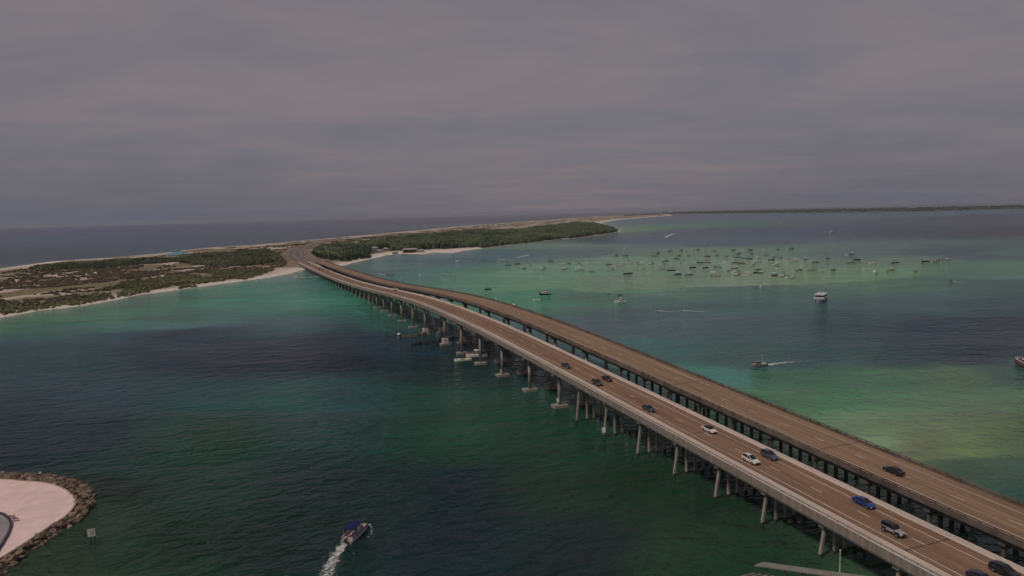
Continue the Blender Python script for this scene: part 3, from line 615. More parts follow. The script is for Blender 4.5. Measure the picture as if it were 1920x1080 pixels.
def column_pier(parent, s, o_first, o_second, zf, block=False, m=CONC_G, rad=.62):
    c, zc = pier_cap(parent, s, o_first + 2.6, o_second - 2.4, zf, 1.3, 1.6, m)
    for o in (o_first, o_second):
        ft = 1.0 if not block else 3.4
        b = MB(); b.tube(BP(s, o, ft - .02), BP(s, o, zc + .01), rad, 14); b.build('column', m, c, True)
        b = MB(); b.box(BP(s, o, (.95 - 1.5) / 2), (5.0, 3.6, 2.45), BANG + math.pi / 2); 
        f = b.build('footing', m, c)
        if block:
            b = MB(); b.box(BP(s, o, 2.2), (2.7, 2.7, 2.4), BANG + math.pi / 2); b.build('collision_block', CONC_L, c)
    return c
for i, s in enumerate(foot_s):
    c = column_pier(nb, s, -1.5, -10.8, zdeck, block=i in (5, 6))
    if i in (5, 6): c['label'] = 'channel pier with a square collision block on its footing'
def board(parent, s, o, z, w, h):
    a = MB(); q = Vector(BP(s, o, z)); a.box(q, (w, .08, h), math.radians(-8)); a.build('gauge_board', mat('white_board', (.72, .70, .62), .6, .3, var=.05), parent)
board(nb.children[-1], foot_s[-1] + .3, .0 - .7, 2.6, .8, 1.5); board(bents[1], bent_s[1] + .55, 1.55, 2.2, 1.1, 1.6); board(nb.children[-1], foot_s[-3] + .3, -.75, 2.2, .6, 1.2)
post_me = MB().box((0, 0, .23), (.09, .09, .46)).mesh('rail_post', STEEL)
rest = MB()
for k in range(int((S1 - S0) / 2.4)):
    s = S1 - 2.4 * k - 1.0; q = BP(s, 1.465, zdeck(s) + .92)
    if s < 190 and s > -420: link('rail_post', post_me, nb, q, BANG)
    elif s <= -420: rest.box((q[0], q[1], q[2] + .23), (.09, .09, .46), BANG)
r = rest.build('rail_post', STEEL, nb); r['kind'] = 'stuff'
# ---- far bridge
FL_, FR_ = -22.6, -38.0
fb = empty('highway_bridge'); tag(fb, 'far older brown highway bridge with open post railings behind the near one', 'bridge')
dk2 = swept('deck', rect(FL_, FR_, -.4, 0), DECK2, fb, zfar)
for o in (FL_, FR_ + .55): swept('curb', rect(o + .02, o - .57, -.55, .25), CONC_D, fb, zfar)
for o in (FL_ - .2, FR_ + .35):
    swept('rail_beam', rect(o + .1, o - .1, .82, 1.02), CONC_D, fb, zfar)
    swept('rail_beam', rect(o + .07, o - .07, .45, .58), CONC_D, fb, zfar)
for o in (-23.7, -27.0, -30.3, -33.6, -36.9):
    swept('girder', [(o + .3, -1.6), (o - .3, -1.6), (o - .3, -1.4), (o - .12, -1.2), (o - .12, -.75), (o - .4, -.55), (o - .4, -.404), (o + .4, -.404), (o + .4, -.55), (o + .12, -.75), (o + .12, -1.2), (o + .3, -1.4)], GIRD, fb, zfar)
edge_line(dk2, -25.2, zfar); edge_line(dk2, -34.9, zfar)
dashes(dk2, -30.1, zfar, bridge_at(1690, 893, zfar)[0], S0 + 10, 215)
fpost = MB().box((0, 0, .28), (.34, .30, .56)).mesh('rail_post', CONC_D)
rest = MB()
for o in (FL_ - .2, FR_ + .35):
    for k in range(int((S1 - S0) / 3.05)):
        s = S1 - 3.05 * k - .5; q = BP(s, o, zfar(s) + .255)
        if 190 > s > -250: link('rail_post', fpost, fb, q, BANG)
        elif s <= -250: rest.box((q[0], q[1], q[2] + .28), (.34, .30, .56), BANG)
r = rest.build('rail_post', CONC_D, fb); r['kind'] = 'stuff'
M_OLDP = mat('old_pile', (0.115, 0.10, 0.088), .9, .2, var=.3, vscale=.8)
fs_ = list(np.arange(155, foot_s[-1] - 8, -15.2))
for s in fs_: bent(fb, s, FL_ - .6, [-24.0, -27.1, -30.3, -33.5, -36.6], .3, zfar, .75, M_OLDP)
for s in foot_s[:-1]: column_pier(fb, s - 1.0, -26.0, -34.5, zfar, m=CONC_G, rad=.7)
for s in np.arange(foot_s[0] - 20, S0 + 6, -18.3): bent(fb, s, FL_ - .6, [-24.0, -27.1, -30.3, -33.5, -36.6], .3, zfar, .65, M_OLDP)
joints(dk2, FL_ - .6, FR_ + .6, zfar, fs_[::4] + foot_s[::4])
# ---- timber fenders of the channel under the bridge
TIMB = mat('fender_timber', (0.20, 0.17, 0.12), .9, .2, var=.35, vscale=2); TIMB_D = mat('fender_timber_dark', (0.06, 0.055, 0.05), .9, .2, var=.3, vscale=2)
def fender(pts, label, m, cap=None):
    g = [P(x, y, 1.0) for x, y in pts]; base = g[0].copy(); base.z = 0; t = empty('channel_fender', base); tag(t, label, 'fender')
    for a, b_ in zip(g[:-1], g[1:]):
        L = (b_ - a).length; d = (b_ - a) / L
        for h in (.7, 1.5):
            b = MB(); b.tube(a - base + Vector((0, 0, h - 1)), b_ - base + Vector((0, 0, h - 1)), .22, 4); b.build('wale', m, t)
        for k in range(int(L / 3.2) + 1):
            q = a + d * min(L, 3.2 * k) - base; b = MB(); b.tube((q.x, q.y, -2), (q.x, q.y, 2.2), .26, 7); b.build('fender_pile', m, t)
    if cap:
        b = MB(); b.tube((0, 0, -2), (0, 0, 2.3), 1.0, 12); b.build('pile_cluster', m, t); b = MB(); b.tube((0, 0, 2.32), (0, 0, 3.0), 1.05, 12, .7); b.build('white_cap', mat('white_board', (.72, .70, .62)), t)
fender([(748, 631.5), (782, 629), (800, 624), (826, 618.5)], 'pale timber channel fender ending in a white capped pile cluster', TIMB, True)
fender([(772, 648), (790, 643.5), (822, 640), (850, 635), (905, 631)], 'dark timber channel fender beside the second collision block', TIMB_D)
# ================================================================== cars
GLASS = mat('car_glass', (0.012, 0.013, 0.016), .08, .6); TYRE = mat('tyre', (0.02, 0.02, 0.02), .85, .2); RIM = mat('rim', (.35, .35, .36), .35, .5, metal=.7)
LAMP = mat('headlamp', (.75, .75, .72), .15, .6); TAIL = mat('tail_lamp', (.30, .02, .02), .25, .5); TRIM = mat('black_trim', (.025, .025, .027), .6, .3)
def paint(n, c): return mat('car_paint_' + n, c, .32, .5, coat=.35)
PA = {'white': paint('white', (.66, .63, .58)), 'blue': paint('blue', (.016, .045, .20)), 'silver': paint('silver', (.32, .31, .32)), 'black': paint('black', (.018, .017, .022)), 'greyblue': paint('greyblue', (.075, .078, .12)), 'maroon': paint('maroon', (.05, .014, .030)), 'taupe': paint('taupe', (.075, .058, .055)), 'charcoal': paint('charcoal', (.045, .047, .058)), 'purple': paint('purple', (.030, .024, .055)), 'pearl': paint('pearl', (.60, .58, .58))}
KIND = {
 'sedan': dict(L=4.75, body=[(-2.37, .40, .78, .70), (-2.28, .30, .97, .83), (-1.7, .24, 1.01, .90), (-.3, .22, .98, .915), (.95, .22, .95, .91), (1.5, .24, .87, .89), (2.15, .28, .75, .83), (2.34, .34, .66, .74), (2.38, .40, .58, .66)],
    gh=[(-1.85, .99, .70), (-1.15, 1.36, .60), (-.5, 1.46, .61), (.15, 1.44, .60), (.55, 1.28, .63), (1.12, .94, .70)], belt=.80, wb=1.40, wr=.33, roof=(1, 4)),
 'suv': dict(L=4.65, body=[(-2.32, .45, .85, .76), (-2.25, .34, 1.05, .86), (-1.6, .28, 1.08, .92), (-.3, .26, 1.06, .925), (.95, .26, 1.05, .92), (1.5, .28, 1.0, .90), (2.1, .32, .90, .85), (2.28, .40, .80, .76), (2.33, .46, .70, .68)],
    gh=[(-2.18, 1.06, .74), (-1.95, 1.52, .63), (-1.2, 1.66, .64), (-.1, 1.68, .64), (.35, 1.58, .63), (1.15, 1.04, .74)], belt=.83, wb=1.36, wr=.36, roof=(1, 4)),
 'pickup': dict(L=4.6, body=[(-2.2, .60, .95, .72), (-2.12, .50, 1.12, .80), (-1.2, .48, 1.15, .82), (0, .48, 1.15, .82), (.6, .48, 1.15, .80), (1.4, .50, 1.12, .76), (2.1, .52, 1.08, .70), (2.22, .58, 1.0, .68), (2.25, .62, .9, .66)],
    gh=[(-2.05, 1.14, .72), (-2.0, 1.80, .66), (-1.0, 1.86, .67), (.1, 1.84, .67), (.42, 1.80, .66), (.75, 1.14, .70)], belt=.74, wb=1.38, wr=.43, roof=(1, 4)),
}
CAR_ME = {}
def car_parts(kind):
    if kind in CAR_ME: return CAR_ME[kind]
    K = KIND[kind]; P_ = []
    b = MB(); secs = []
    for x, zb, zt, w in K['body']:
        zm = zb + (zt - zb) * .55
        secs.append([(x, -w * .88, zb), (x, -w, zb + .12), (x, -w * 1.0, zm), (x, -w * .95, zt - .06), (x, -w * .82, zt), (x, 0, zt + .035), (x, w * .82, zt), (x, w * .95, zt - .06), (x, w, zm), (x, w, zb + .12), (x, w * .88, zb)])
    b.loft(secs); P_.append(('body', b, 'paint', None, False))
    g = K['gh']; b = MB(); secs = []
    for x, z, hw in g: secs.append([(x, -K['belt'], min(.94, z - .06)), (x, -hw - (K['belt'] - hw) * .35, z * .45 + .95 * .55 if z > 1.1 else z - .03), (x, -hw, z - .02), (x, -hw * .7, z), (x, hw * .7, z), (x, hw, z - .02), (x, hw + (K['belt'] - hw) * .35, z * .45 + .95 * .55 if z > 1.1 else z - .03), (x, K['belt'], min(.94, z - .06))])
    b.loft(secs); P_.append(('windows', b, GLASS, None, False))
    i0, i1 = K['roof']; b = MB(); secs = []
    for x, z, hw in g[i0:i1]: secs.append([(x, -hw - .03, z - .05), (x, -hw * .72, z + .018), (x, hw * .72, z + .018), (x, hw + .03, z - .05)])
    b.loft(secs, False, False); P_.append(('roof', b, 'roof', None, False))
    for sgn in (-1, 1):
        for (xa, za, ha), (xb, zb, hb), rr in ((g[-1], g[i1 - 1], .05), (g[0], g[i0], .07)):
            b = MB(); b.tube((xa, sgn * (K['belt'] - .02), za), (xb, sgn * (hb + .02), zb - .01), rr, 5); P_.append(('pillar', b, 'roof', None, False))
        b = MB(); b.tube((-.35, sgn * (K['belt'] + .005), .95), (-.40, sgn * (g[2][2] + .03), g[2][1] - .04), .045, 5); P_.append(('pillar', b, 'roof', None, False))
    f = K['body'][-2]; rr_ = K['body'][1]; wb = K['wb']; wr = K['wr']; W_ = .90
    for sx in (wb, -wb):
        for sy in (-1, 1):
            b = MB(); b.tube((sx, sy * (W_ - .20), wr), (sx, sy * (W_ + .025), wr), wr, 16); c = MB(); c.tube((sx, sy * (W_ - .05), wr), (sx, sy * (W_ + .04), wr), wr * .62, 10); P_.append(('wheel', b, TYRE, ('rim', c, RIM), False))
    for sy in (-1, 1):
        b = MB(); b.box((f[0] - .04, sy * f[3] * .82, f[2] - .13), (.20, .30, .15)); P_.append(('headlight', b, LAMP, None, False))
        b = MB(); b.box((rr_[0] + .01, sy * rr_[3] * .80, rr_[2] - .16), (.12, .30, .18)); P_.append(('tail_light', b, TAIL, None, False))
        b = MB(); b.box((g[-1][0] - .25, sy * 1.0, 1.02), (.14, .20, .14)); P_.append(('wing_mirror', b, 'paint', None, False))
    b = MB(); b.box((f[0] + .02, 0, f[1] + .10), (.12, f[3] * 1.5, .22)); P_.append(('grille', b, TRIM, None, False))
    b = MB(); b.box((rr_[0] - .04, 0, rr_[1] + .12), (.12, rr_[3] * 1.5, .2)); P_.append(('bumper', b, TRIM, None, False))
    if kind == 'pickup':
        b = MB(); b.tube((-2.22, 0, 1.05), (-2.46, 0, 1.05), .40, 14); P_.append(('spare_wheel', b, TYRE, None, False))
        for sx in (wb, -wb):
            for sy in (-1, 1): b = MB(); b.box((sx, sy * .86, .98), (1.05, .26, .07)); P_.append(('fender_flare', b, TRIM, None, False))
    res = []
    for name, b, mm, sub, sm in P_:
        me = b.mesh(name, TRIM); res.append((name, me, mm, (sub[0], sub[1].mesh(sub[0], sub[2]), sub[2]) if sub else None))
    CAR_ME[kind] = res; return res
def car(kind, px, py, body, roof, label, far=False, off=None, name=None):
    zf = zfar if far else zdeck; s, o = bridge_at(px, py, zf, .7)
    if off is not None: o = off
    sl = (zf(s + 1) - zf(s - 1)) / 2
    t = empty(name or {'sedan': 'sedan_car', 'suv': 'suv_car', 'pickup': 'off_road_car'}[kind], BP(s, o, zf(s) + .012))
    d = 1 if not far else -1
    t.rotation_euler = (0, -math.atan(sl) * d, BANG + (math.pi if far else 0)); tag(t, label, 'car', 'cars crossing the bridges')
    for nm, me, mm, sub in car_parts(kind):
        c = link(nm, me, t); recolor(c, PA[body] if mm == 'paint' else (PA[roof] if mm == 'roof' else mm))
        if sub: recolor(link(sub[0], sub[1], c), sub[2])
    return t
car('pickup', 1675, 994, 'silver', 'black', 'silver boxy off-road car with black roof, facing the camera on the near bridge')
car('sedan', 1620, 941, 'blue', 'blue', 'bright blue sedan beside the right barrier of the near bridge')
car('suv', 1443, 853, 'greyblue', 'greyblue', 'grey blue compact suv passing the white one on the near bridge')
car('suv', 1408, 861, 'white', 'white', 'white compact suv beside the grey blue one on the near bridge')
car('sedan', 1330, 804, 'white', 'black', 'white car with a dark top alone on the near bridge')
car('sedan', 1216, 765, 'charcoal', 'charcoal', 'dark grey sedan alone in the left lane between white car and maroon car')
car('sedan', 1138, 709, 'maroon', 'maroon', 'dark maroon car in the right lane beside a taupe one')
car('suv', 1120, 717, 'taupe', 'taupe', 'dull taupe suv in the left lane beside the maroon car')
car('sedan', 1061, 685, 'charcoal', 'black', 'small dark car above the last column pier, behind the maroon car')
car('suv', 1884, 1070, 'black', 'black', 'black suv cut off by the bottom right corner')
car('sedan', 1842, 1084, 'purple', 'purple', 'dark purple car cut off by the bottom edge beside the black suv')
car('suv', 742, 543, 'pearl', 'white', 'white van-like car on the far slope of the near bridge', name='minivan_car').scale = (1.15, 1.12, 1.35)
car('suv', 614, 507.5, 'pearl', 'pearl', 'pale car leading three near the island end of the bridge')
car('sedan', 606, 505.5, 'charcoal', 'charcoal', 'second dark car behind the pale one near the island end')
car('sedan', 599, 504, 'black', 'black', 'third car of the trio near the island end, black')
car('sedan', 579, 494, 'charcoal', 'charcoal', 'lone dark car where the near bridge reaches the island')
car('sedan', 1675, 881, 'black', 'black', 'black car alone on the far bridge driving away', far=True)
# ================================================================== boats
BM = {'white': mat('gelcoat_white', (.66, .65, .61), .3, .5), 'navy': mat('gelcoat_navy', (.018, .022, .045), .3, .5), 'grey': mat('gelcoat_grey', (.16, .17, .18), .35, .5), 'red': mat('gelcoat_red', (.22, .045, .040), .35, .5), 'tan': mat('canvas_tan', (.34, .28, .20), .9, .1), 'black': mat('canvas_black', (.02, .02, .022), .85, .15), 'blue': mat('canvas_blue', (.014, .020, .085), .85, .15), 'green': mat('canvas_green', (.03, .07, .05), .85, .15), 'teal': mat('canvas_teal', (.05, .14, .15), .8, .2), 'lime': mat('gelcoat_lime', (.74, .78, .58), .35, .5), 'maroon': mat('canvas_maroon', (.10, .02, .025), .85, .1)}
ALU = mat('aluminium', (.45, .46, .47), .35, .5, metal=.6); FLOOR = mat('boat_floor', (.30, .27, .23), .8, .2, var=.1); VINYL = mat('seat_vinyl', (.48, .44, .38), .6, .3); MOTOR = mat('outboard_cowl', (.03, .03, .033), .35, .5)
def hull_mb(L, W_, sheer, bow=.5, draft=.35):
    b = MB(); secs = []; n = 9
    for i in range(n):
        u = i / (n - 1); x = -L / 2 + L * u; k = 1 - max(0, (u - .45) / .55) ** 2.2; w = W_ / 2 * max(k, .03) * (.93 + .07 * min(1, u * 4)); z = sheer + bow * max(0, (u - .4) / .6) ** 1.6; d = -draft * (1 - max(0, (u - .6) / .4) ** 2)
        secs.append([(x, -w, z), (x, -w * .92, z * .35), (x, -w * .75, -.02), (x, 0, d), (x, w * .75, -.02), (x, w * .92, z * .35), (x, w, z), (x, w * .82, z - .02), (x, w * .8, z - .12), (x, -w * .8, z - .12), (x, -w * .82, z - .02)])
    return b.loft(secs)
def posts(pts, z0, z1, r=.03):
    b = MB()
    for x, y in pts: b.tube((x, y, z0), (x, y, z1), r, 5)
    return b
def canopy_mb(x0, x1, w, z, arch=.15):
    b = MB(); secs = []
    for i in range(5):
        u = i / 4; x = x0 + (x1 - x0) * u; e = arch * math.sin(math.pi * (.15 + .7 * u)); a = w / 2
        secs.append([(x, -a, z - .08 + e), (x, -a * .6, z + .05 + e), (x, 0, z + .10 + e), (x, a * .6, z + .05 + e), (x, a, z - .08 + e), (x, a, z - .13 + e), (x, 0, z + .05 + e), (x, -a, z - .13 + e)])
    return b.loft(secs)
def proto_pontoon(L=7.5, W_=2.55):
    t = []
    for s in (-1, 1):
        b = MB(); b.tube((-L / 2, s * W_ * .36, .05), (L / 2 - .8, s * W_ * .36, .05), .34, 10); b.tube((L / 2 - .8, s * W_ * .36, .05), (L / 2, s * W_ * .36, .28), .34, 10, .08); t.append(('pontoon', b, ALU))
    b = MB(); b.box((0, 0, .47), (L, W_, .14)); t.append(('deck', b, FLOOR))
    b = MB(); h = .62; z = .54 + h / 2
    for s in (-1, 1): b.box((.1, s * (W_ / 2 - .05), z), (L - 1.0, .05, h))
    b.box((L / 2 - .45, 0, z), (.05, W_ - .2, h)); b.box((-L / 2 + .6, -.7, z), (.05, W_ * .4, h)); t.append(('side_panels', b, 'hull'))
    b = MB(); b.box((L * .3, -W_ * .32, .75), (L * .25, .55, .42)); b.box((L * .3, W_ * .32, .75), (L * .25, .55, .42)); b.box((-L * .32, W_ * .25, .75), (L * .2, .8, .42)); b.box((-L * .32, W_ * .25 + .38, 1.05), (L * .2, .14, .5)); t.append(('seats', b, VINYL))
    b = MB(); b.box((.3, -.55, .85), (.6, .7, .62)); b.box((.45, -.55, 1.28), (.05, .6, .3)); t.append(('console', b, BM['white']))
    t.append(('canopy_frame', posts([(-L * .33, -W_ * .46), (-L * .33, W_ * .46), (L * .12, -W_ * .46), (L * .12, W_ * .46)], .5, 2.5, .035), ALU))
    t.append(('canopy', canopy_mb(-L * .36, L * .15, W_ * 1.0, 2.5), 'canopy'))
    b = MB(); b.box((-L / 2 - .15, 0, .85), (.55, .42, .55)); b.box((-L / 2 - .12, 0, .3), (.22, .2, .9)); t.append(('outboard_motor', b, MOTOR))
    return t
def proto_console(L=7.0, W_=2.4):
    t = [('hull', hull_mb(L, W_, .75), 'hull')]
    b = MB(); b.box((-.1, 0, .95), (1.0, .8, .95)); b.box((.25, 0, 1.55), (.06, .75, .35)); t.append(('console', b, BM['white']))
    b = MB(); b.box((-1.1, 0, .85), (.5, .9, .5)); b.box((-L * .42, 0, .80), (.5, W_ * .7, .35)); t.append(('seats', b, VINYL))
    t.append(('canopy_frame', posts([(-.85, -.55), (-.85, .55), (.45, -.5), (.45, .5)], .6, 2.35, .035), ALU)); t.append(('canopy', canopy_mb(-1.4, .9, 1.9, 2.35, .06), 'canopy'))
    b = MB(); b.box((-L / 2 - .2, 0, .95), (.55, .45, .6)); b.box((-L / 2 - .15, 0, .35), (.2, .2, .9)); t.append(('outboard_motor', b, MOTOR)); return t
def proto_runabout(L=6.2, W_=2.2):
    t = [('hull', hull_mb(L, W_, .7, .35), 'hull')]
    b = MB(); b.loft([[(L * .42, -.12, .93), (L * .42, .12, .93), (L * .42, .12, .90), (L * .42, -.12, .90)], [(.5, -.9, .88), (.5, .9, .88), (.5, .9, .70), (.5, -.9, .70)]]); t.append(('foredeck', b, 'hull'))
    b = MB(); b.loft([[(.75, -.85, .85), (.75, .85, .85), (.72, .85, .85), (.72, -.85, .85)], [(.25, -.8, 1.3), (.25, .8, 1.3), (.22, .8, 1.3), (.22, -.8, 1.3)]]); t.append(('windscreen', b, GLASS))
    b = MB(); b.box((-.3, -.5, .75), (.5, .5, .5)); b.box((-.3, .5, .75), (.5, .5, .5)); b.box((-L * .36, 0, .75), (.6, W_ * .7, .45)); t.append(('seats', b, VINYL))
    b = MB(); b.box((-L / 2 - .15, 0, .8), (.5, .4, .5)); b.box((-L / 2 - .12, 0, .25), (.2, .2, .8)); t.append(('outboard_motor', b, MOTOR)); return t
def proto_cruiser(L=10.0, W_=3.2):
    t = [('hull', hull_mb(L, W_, 1.1, .7, .6), 'hull')]
    b = MB(); secs = [[(x, -w, 1.0), (x, -w * .9, z), (x, w * .9, z), (x, w, 1.0)] for x, w, z in ((-1.5, 1.2, 2.3), (1.0, 1.2, 2.35), (2.0, 1.05, 1.75), (3.8, .5, 1.55))]; b.loft(secs); t.append(('cabin', b, BM['white']))
    b = MB(); b.loft([[(x, -w, 1.62), (x, -w * .97, 2.1), (x, w * .97, 2.1), (x, w, 1.62)] for x, w in ((-1.4, 1.19), (1.05, 1.19), (1.55, 1.09))]); t.append(('cabin_windows', b, GLASS))
    b = MB(); b.box((-.6, 0, 2.6), (1.6, 1.8, .5)); t.append(('flybridge', b, BM['white'])); t.append(('canopy_frame', posts([(-1.3, -.9), (-1.3, .9), (.2, -.85), (.2, .85)], 2.3, 3.9), ALU)); t.append(('canopy', canopy_mb(-1.6, .5, 2.1, 3.9, .08), 'canopy'))
    b = MB(); b.box((-3.2, 0, 1.05), (1.8, 2.0, .35)); t.append(('seats', b, VINYL))
    b = MB(); b.tube((2.2, -.9, 1.7), (4.6, -.2, 2.2), .03, 4); b.tube((2.2, .9, 1.7), (4.6, .2, 2.2), .03, 4); t.append(('bow_rail', b, ALU)); return t
def proto_jetski(L=3.2):
    t = [('hull', hull_mb(L, 1.15, .42, .25, .2), 'hull')]
    b = MB(); b.loft([[(x, -w, .4), (x, -w * .7, z), (x, w * .7, z), (x, w, .4)] for x, w, z in ((-1.1, .28, .78), (0, .26, .82), (.2, .4, .95), (1.2, .2, .65))]); t.append(('seat', b, MOTOR))
    b = MB(); b.tube((.3, -.38, 1.1), (.3, .38, 1.1), .04, 5); b.tube((.35, 0, .85), (.3, 0, 1.1), .05, 5); t.append(('handlebar', b, MOTOR)); return t
PROTO = {}
def make(name, kind, L=None):
    key = (kind, L)
    if key not in PROTO:
        f = {'pontoon': proto_pontoon, 'console': proto_console, 'runabout': proto_runabout, 'cruiser': proto_cruiser, 'jetski': proto_jetski}[kind]
        PROTO[key] = [(n, b.mesh(n, ALU), m) for n, b, m in (f(L) if L else f())]
    return PROTO[key]
def boat(kind, px, py, head, hull, canopy, label, group=None, L=None, name=None, cat='boat', sc=1.0):
    q = P(px, py, 0.0)
    t = empty(name or {'pontoon': 'pontoon_boat', 'console': 'centre_console_boat', 'runabout': 'runabout_boat', 'cruiser': 'cabin_cruiser', 'jetski': 'jet_ski'}[kind], q, math.radians(head)); tag(t, label, cat, group); t.scale = (sc,) * 3
    for nm, me, mm in make(name, kind, L):
        c = link(nm, me, t); recolor(c, BM[hull] if mm == 'hull' else (BM[canopy] if mm == 'canopy' else mm))
    return t
# ---- the boats anchored on the sand flat
flat = [(952.5,498,'c'),(970,496,'p'),(992.5,498,'c'),(983.5,504,'r'),(1018.5,505,'P'),(1033,491,'p'),(1054,497,'P'),(1057,506,'c'),(1067.5,495,'r'),(1083,495,'c'),(1084.6,503,'c'),(1086,508,'P'),(1101,486,'r'),(1109,510,'r'),(1142,498,'m'),(1148,504,'p'),(1155,479,'c'),(1163,499,'P'),(1171.7,467,'r'),(1172.7,480,'c'),(1178,495,'P'),(1177.5,515,'P'),(1193.5,493,'c'),(1203,497,'p'),(1203.5,504,'r'),(1212.7,514,'r'),(1221,495,'P'),(1225,480,'c'),(1234,475,'r'),(1243.5,499,'p'),(1242,505,'c'),(1247.7,491,'m'),(1259,509,'P'),(1271,516,'p'),(1257,472,'p'),(1267.5,485,'c'),(1273.7,480,'r'),
 (1277,470,'p'),(1285,471,'r'),(1308,469,'c'),(1320,469,'r'),(1300,476,'c'),(1279.7,488,'r'),(1274,493.5,'c'),(1292,480,'r'),(1326.6,482,'m'),(1325.6,494,'m'),(1338.7,470,'r'),(1342.5,479,'p'),(1312,493,'c'),(1299,503,'p'),(1322,503,'c'),(1338,500,'r'),(1345,503,'p'),(1338.7,511,'c'),(1342,518,'P'),(1291.5,517,'p'),(1361,482,'r'),(1363,492,'c'),(1375,469,'r'),(1385.6,476,'p'),(1383,484,'p'),(1379,494,'m'),(1390,495,'m'),(1377,505,'p'),(1367,509,'r'),(1378,511,'c'),(1383,516,'P'),(1398.7,518,'P'),(1394,485,'r'),(1405,486,'c'),(1394,469,'r'),(1407,469,'c'),(1398.7,472,'c'),(1410,476,'r'),(1422,482,'c'),(1421,492,'P'),(1411,499,'p'),(1421,506,'r'),(1421,514,'P'),(1430,510,'c'),(1433.5,468,'r'),(1437,478,'p'),(1446.6,488,'c'),(1451,483,'r'),(1461.6,484,'c'),(1455,498,'p'),(1458.8,506,'p'),(1452,518,'p'),(1468,518,'P'),(1480,522,'L'),(1458.8,468,'r'),(1484,467,'p'),(1476.6,489,'r'),(1490,491,'P'),(1511,487,'c'),(1529,493,'p'),(1552.5,486,'p'),(1548,481,'r'),(1506.6,499,'r'),(1497.8,508,'p'),(1523.4,508,'p'),(1542,508,'p'),(1563,507,'r'),(1586,481,'c'),(1597,478,'p'),(1606,489,'P'),(1595,494,'p'),(1622.5,505,'r'),(1635.6,494,'c'),(1640,514,'W'),(1678,494.5,'p'),(1670,508,'p'),(1717,510,'r'),(1736,492,'P'),(1756,491,'p'),(1765,486,'P'),(1779,487,'p')]
def row_of(y): return 0 if y >= 511 else 1 if y >= 501.5 else 2 if y >= 491.5 else 3 if y >= 481.5 else 4
ROWN = ['nearest', 'second', 'third', 'fourth', 'farthest']
cnt = {}
cans = ['black', 'navy', 'white', 'green', 'tan', 'black', 'blue', 'white']; huls = ['grey', 'black', 'white', 'white', 'white', 'tan']
for x, y, k in sorted(flat):
    r_ = row_of(y); cnt[r_] = cnt.get(r_, 0) + 1; hd = 200 + random.gauss(0, 28) + (180 if random.random() < .3 else 0)
    kind = {'p': 'pontoon', 'P': 'pontoon', 'c': 'console', 'r': 'runabout', 'm': 'pontoon', 'L': 'runabout', 'W': 'cruiser'}[k]
    hull = {'m': 'red', 'L': 'white', 'W': 'white'}.get(k) or random.choice(huls if k != 'P' else ['white', 'white', 'white', 'black']); can = {'m': 'maroon', 'W': 'white'}.get(k) or random.choice(cans)
    kn = {'pontoon': 'pontoon boat', 'console': 'open boat', 'runabout': 'runabout', 'cruiser': 'cabin cruiser'}[kind]
    bt_ = boat(kind, x, y, hd, hull, can, '%s %s, %s from left in %s row on the sand flat' % (hull, kn, ordinal(cnt[r_]), ROWN[r_]), 'boats anchored on the sand flat', sc={'p': 1.08, 'P': 1.25, 'c': 1.08, 'r': 1.0, 'm': 1.1, 'L': 1.5, 'W': 1.0}[k]); bt_.scale.z *= 1.25; bt_.scale.y *= 1.15
# ---- wakes
def wake_mat():
    m = bpy.data.materials.new('foam'); m.use_nodes = True; t = m.node_tree; b = t.nodes['Principled BSDF']; b.inputs['Base Color'].default_value = (.66, .66, .64, 1); b.inputs['Roughness'].default_value = .9
    g = N(t, 'ShaderNodeNewGeometry'); n = N(t, 'ShaderNodeTexNoise'); n.inputs['Scale'].default_value = 1.1; n.inputs['Detail'].default_value = 6; n.inputs['Roughness'].default_value = .65; t.links.new(g.outputs['Position'], n.inputs['Vector'])
    at = N(t, 'ShaderNodeAttribute'); at.attribute_name = 'col'
    a = N(t, 'ShaderNodeMath', operation='ADD'); t.links.new(n.outputs['Fac'], a.inputs[0]); s = N(t, 'ShaderNodeSeparateColor'); t.links.new(at.outputs['Color'], s.inputs[0]); t.links.new(s.outputs[0], a.inputs[1])
    r = N(t, 'ShaderNodeMapRange'); r.inputs[1].default_value = .90; r.inputs[2].default_value = 1.15; t.links.new(a.outputs[0], r.inputs[0]); t.links.new(r.outputs[0], b.inputs['Alpha']); return m
FOAM = wake_mat()
def wake(pts, w0, w1, label, a0=.62, a1=.32, group='foam wakes behind moving boats'):
    if pts[0][1] < 700: a0 += .16; a1 += .10; w0 *= 1.25
    g = [P(x, y, .06) for x, y in pts]; line = catmull(g, 8); V = []; F = []; C = []; n = len(line); K = 7
    for i, p in enumerate(line):
        u = i / (n - 1); d = (line[min(i + 1, n - 1)] - line[max(i - 1, 0)]); d.z = 0; d.normalize(); q = Vector((-d.y, d.x, 0)); w = w0 + (w1 - w0) * u
        for k in range(K):
            v = -1 + 2 * k / (K - 1); e = p + q * (v * w / 2); e.z = .05 + .10 * (1 - v * v) * (1 - u) + drop(e.x, e.y); V.append(e[:])
            C.append([max(0, (a0 + (a1 - a0) * u) * (1 - abs(v) ** 3) - .55 * abs(v) ** 6)] * 3)
    for i in range(n - 1):
        for k in range(K - 1): F.append((i * K + k, i * K + k + 1, (i + 1) * K + k + 1, (i + 1) * K + k))
    o = link('foam_wake', np_mesh('foam_wake', V, F, FOAM, np.array(C), True)); tag(o, label, 'wake', kind='stuff')
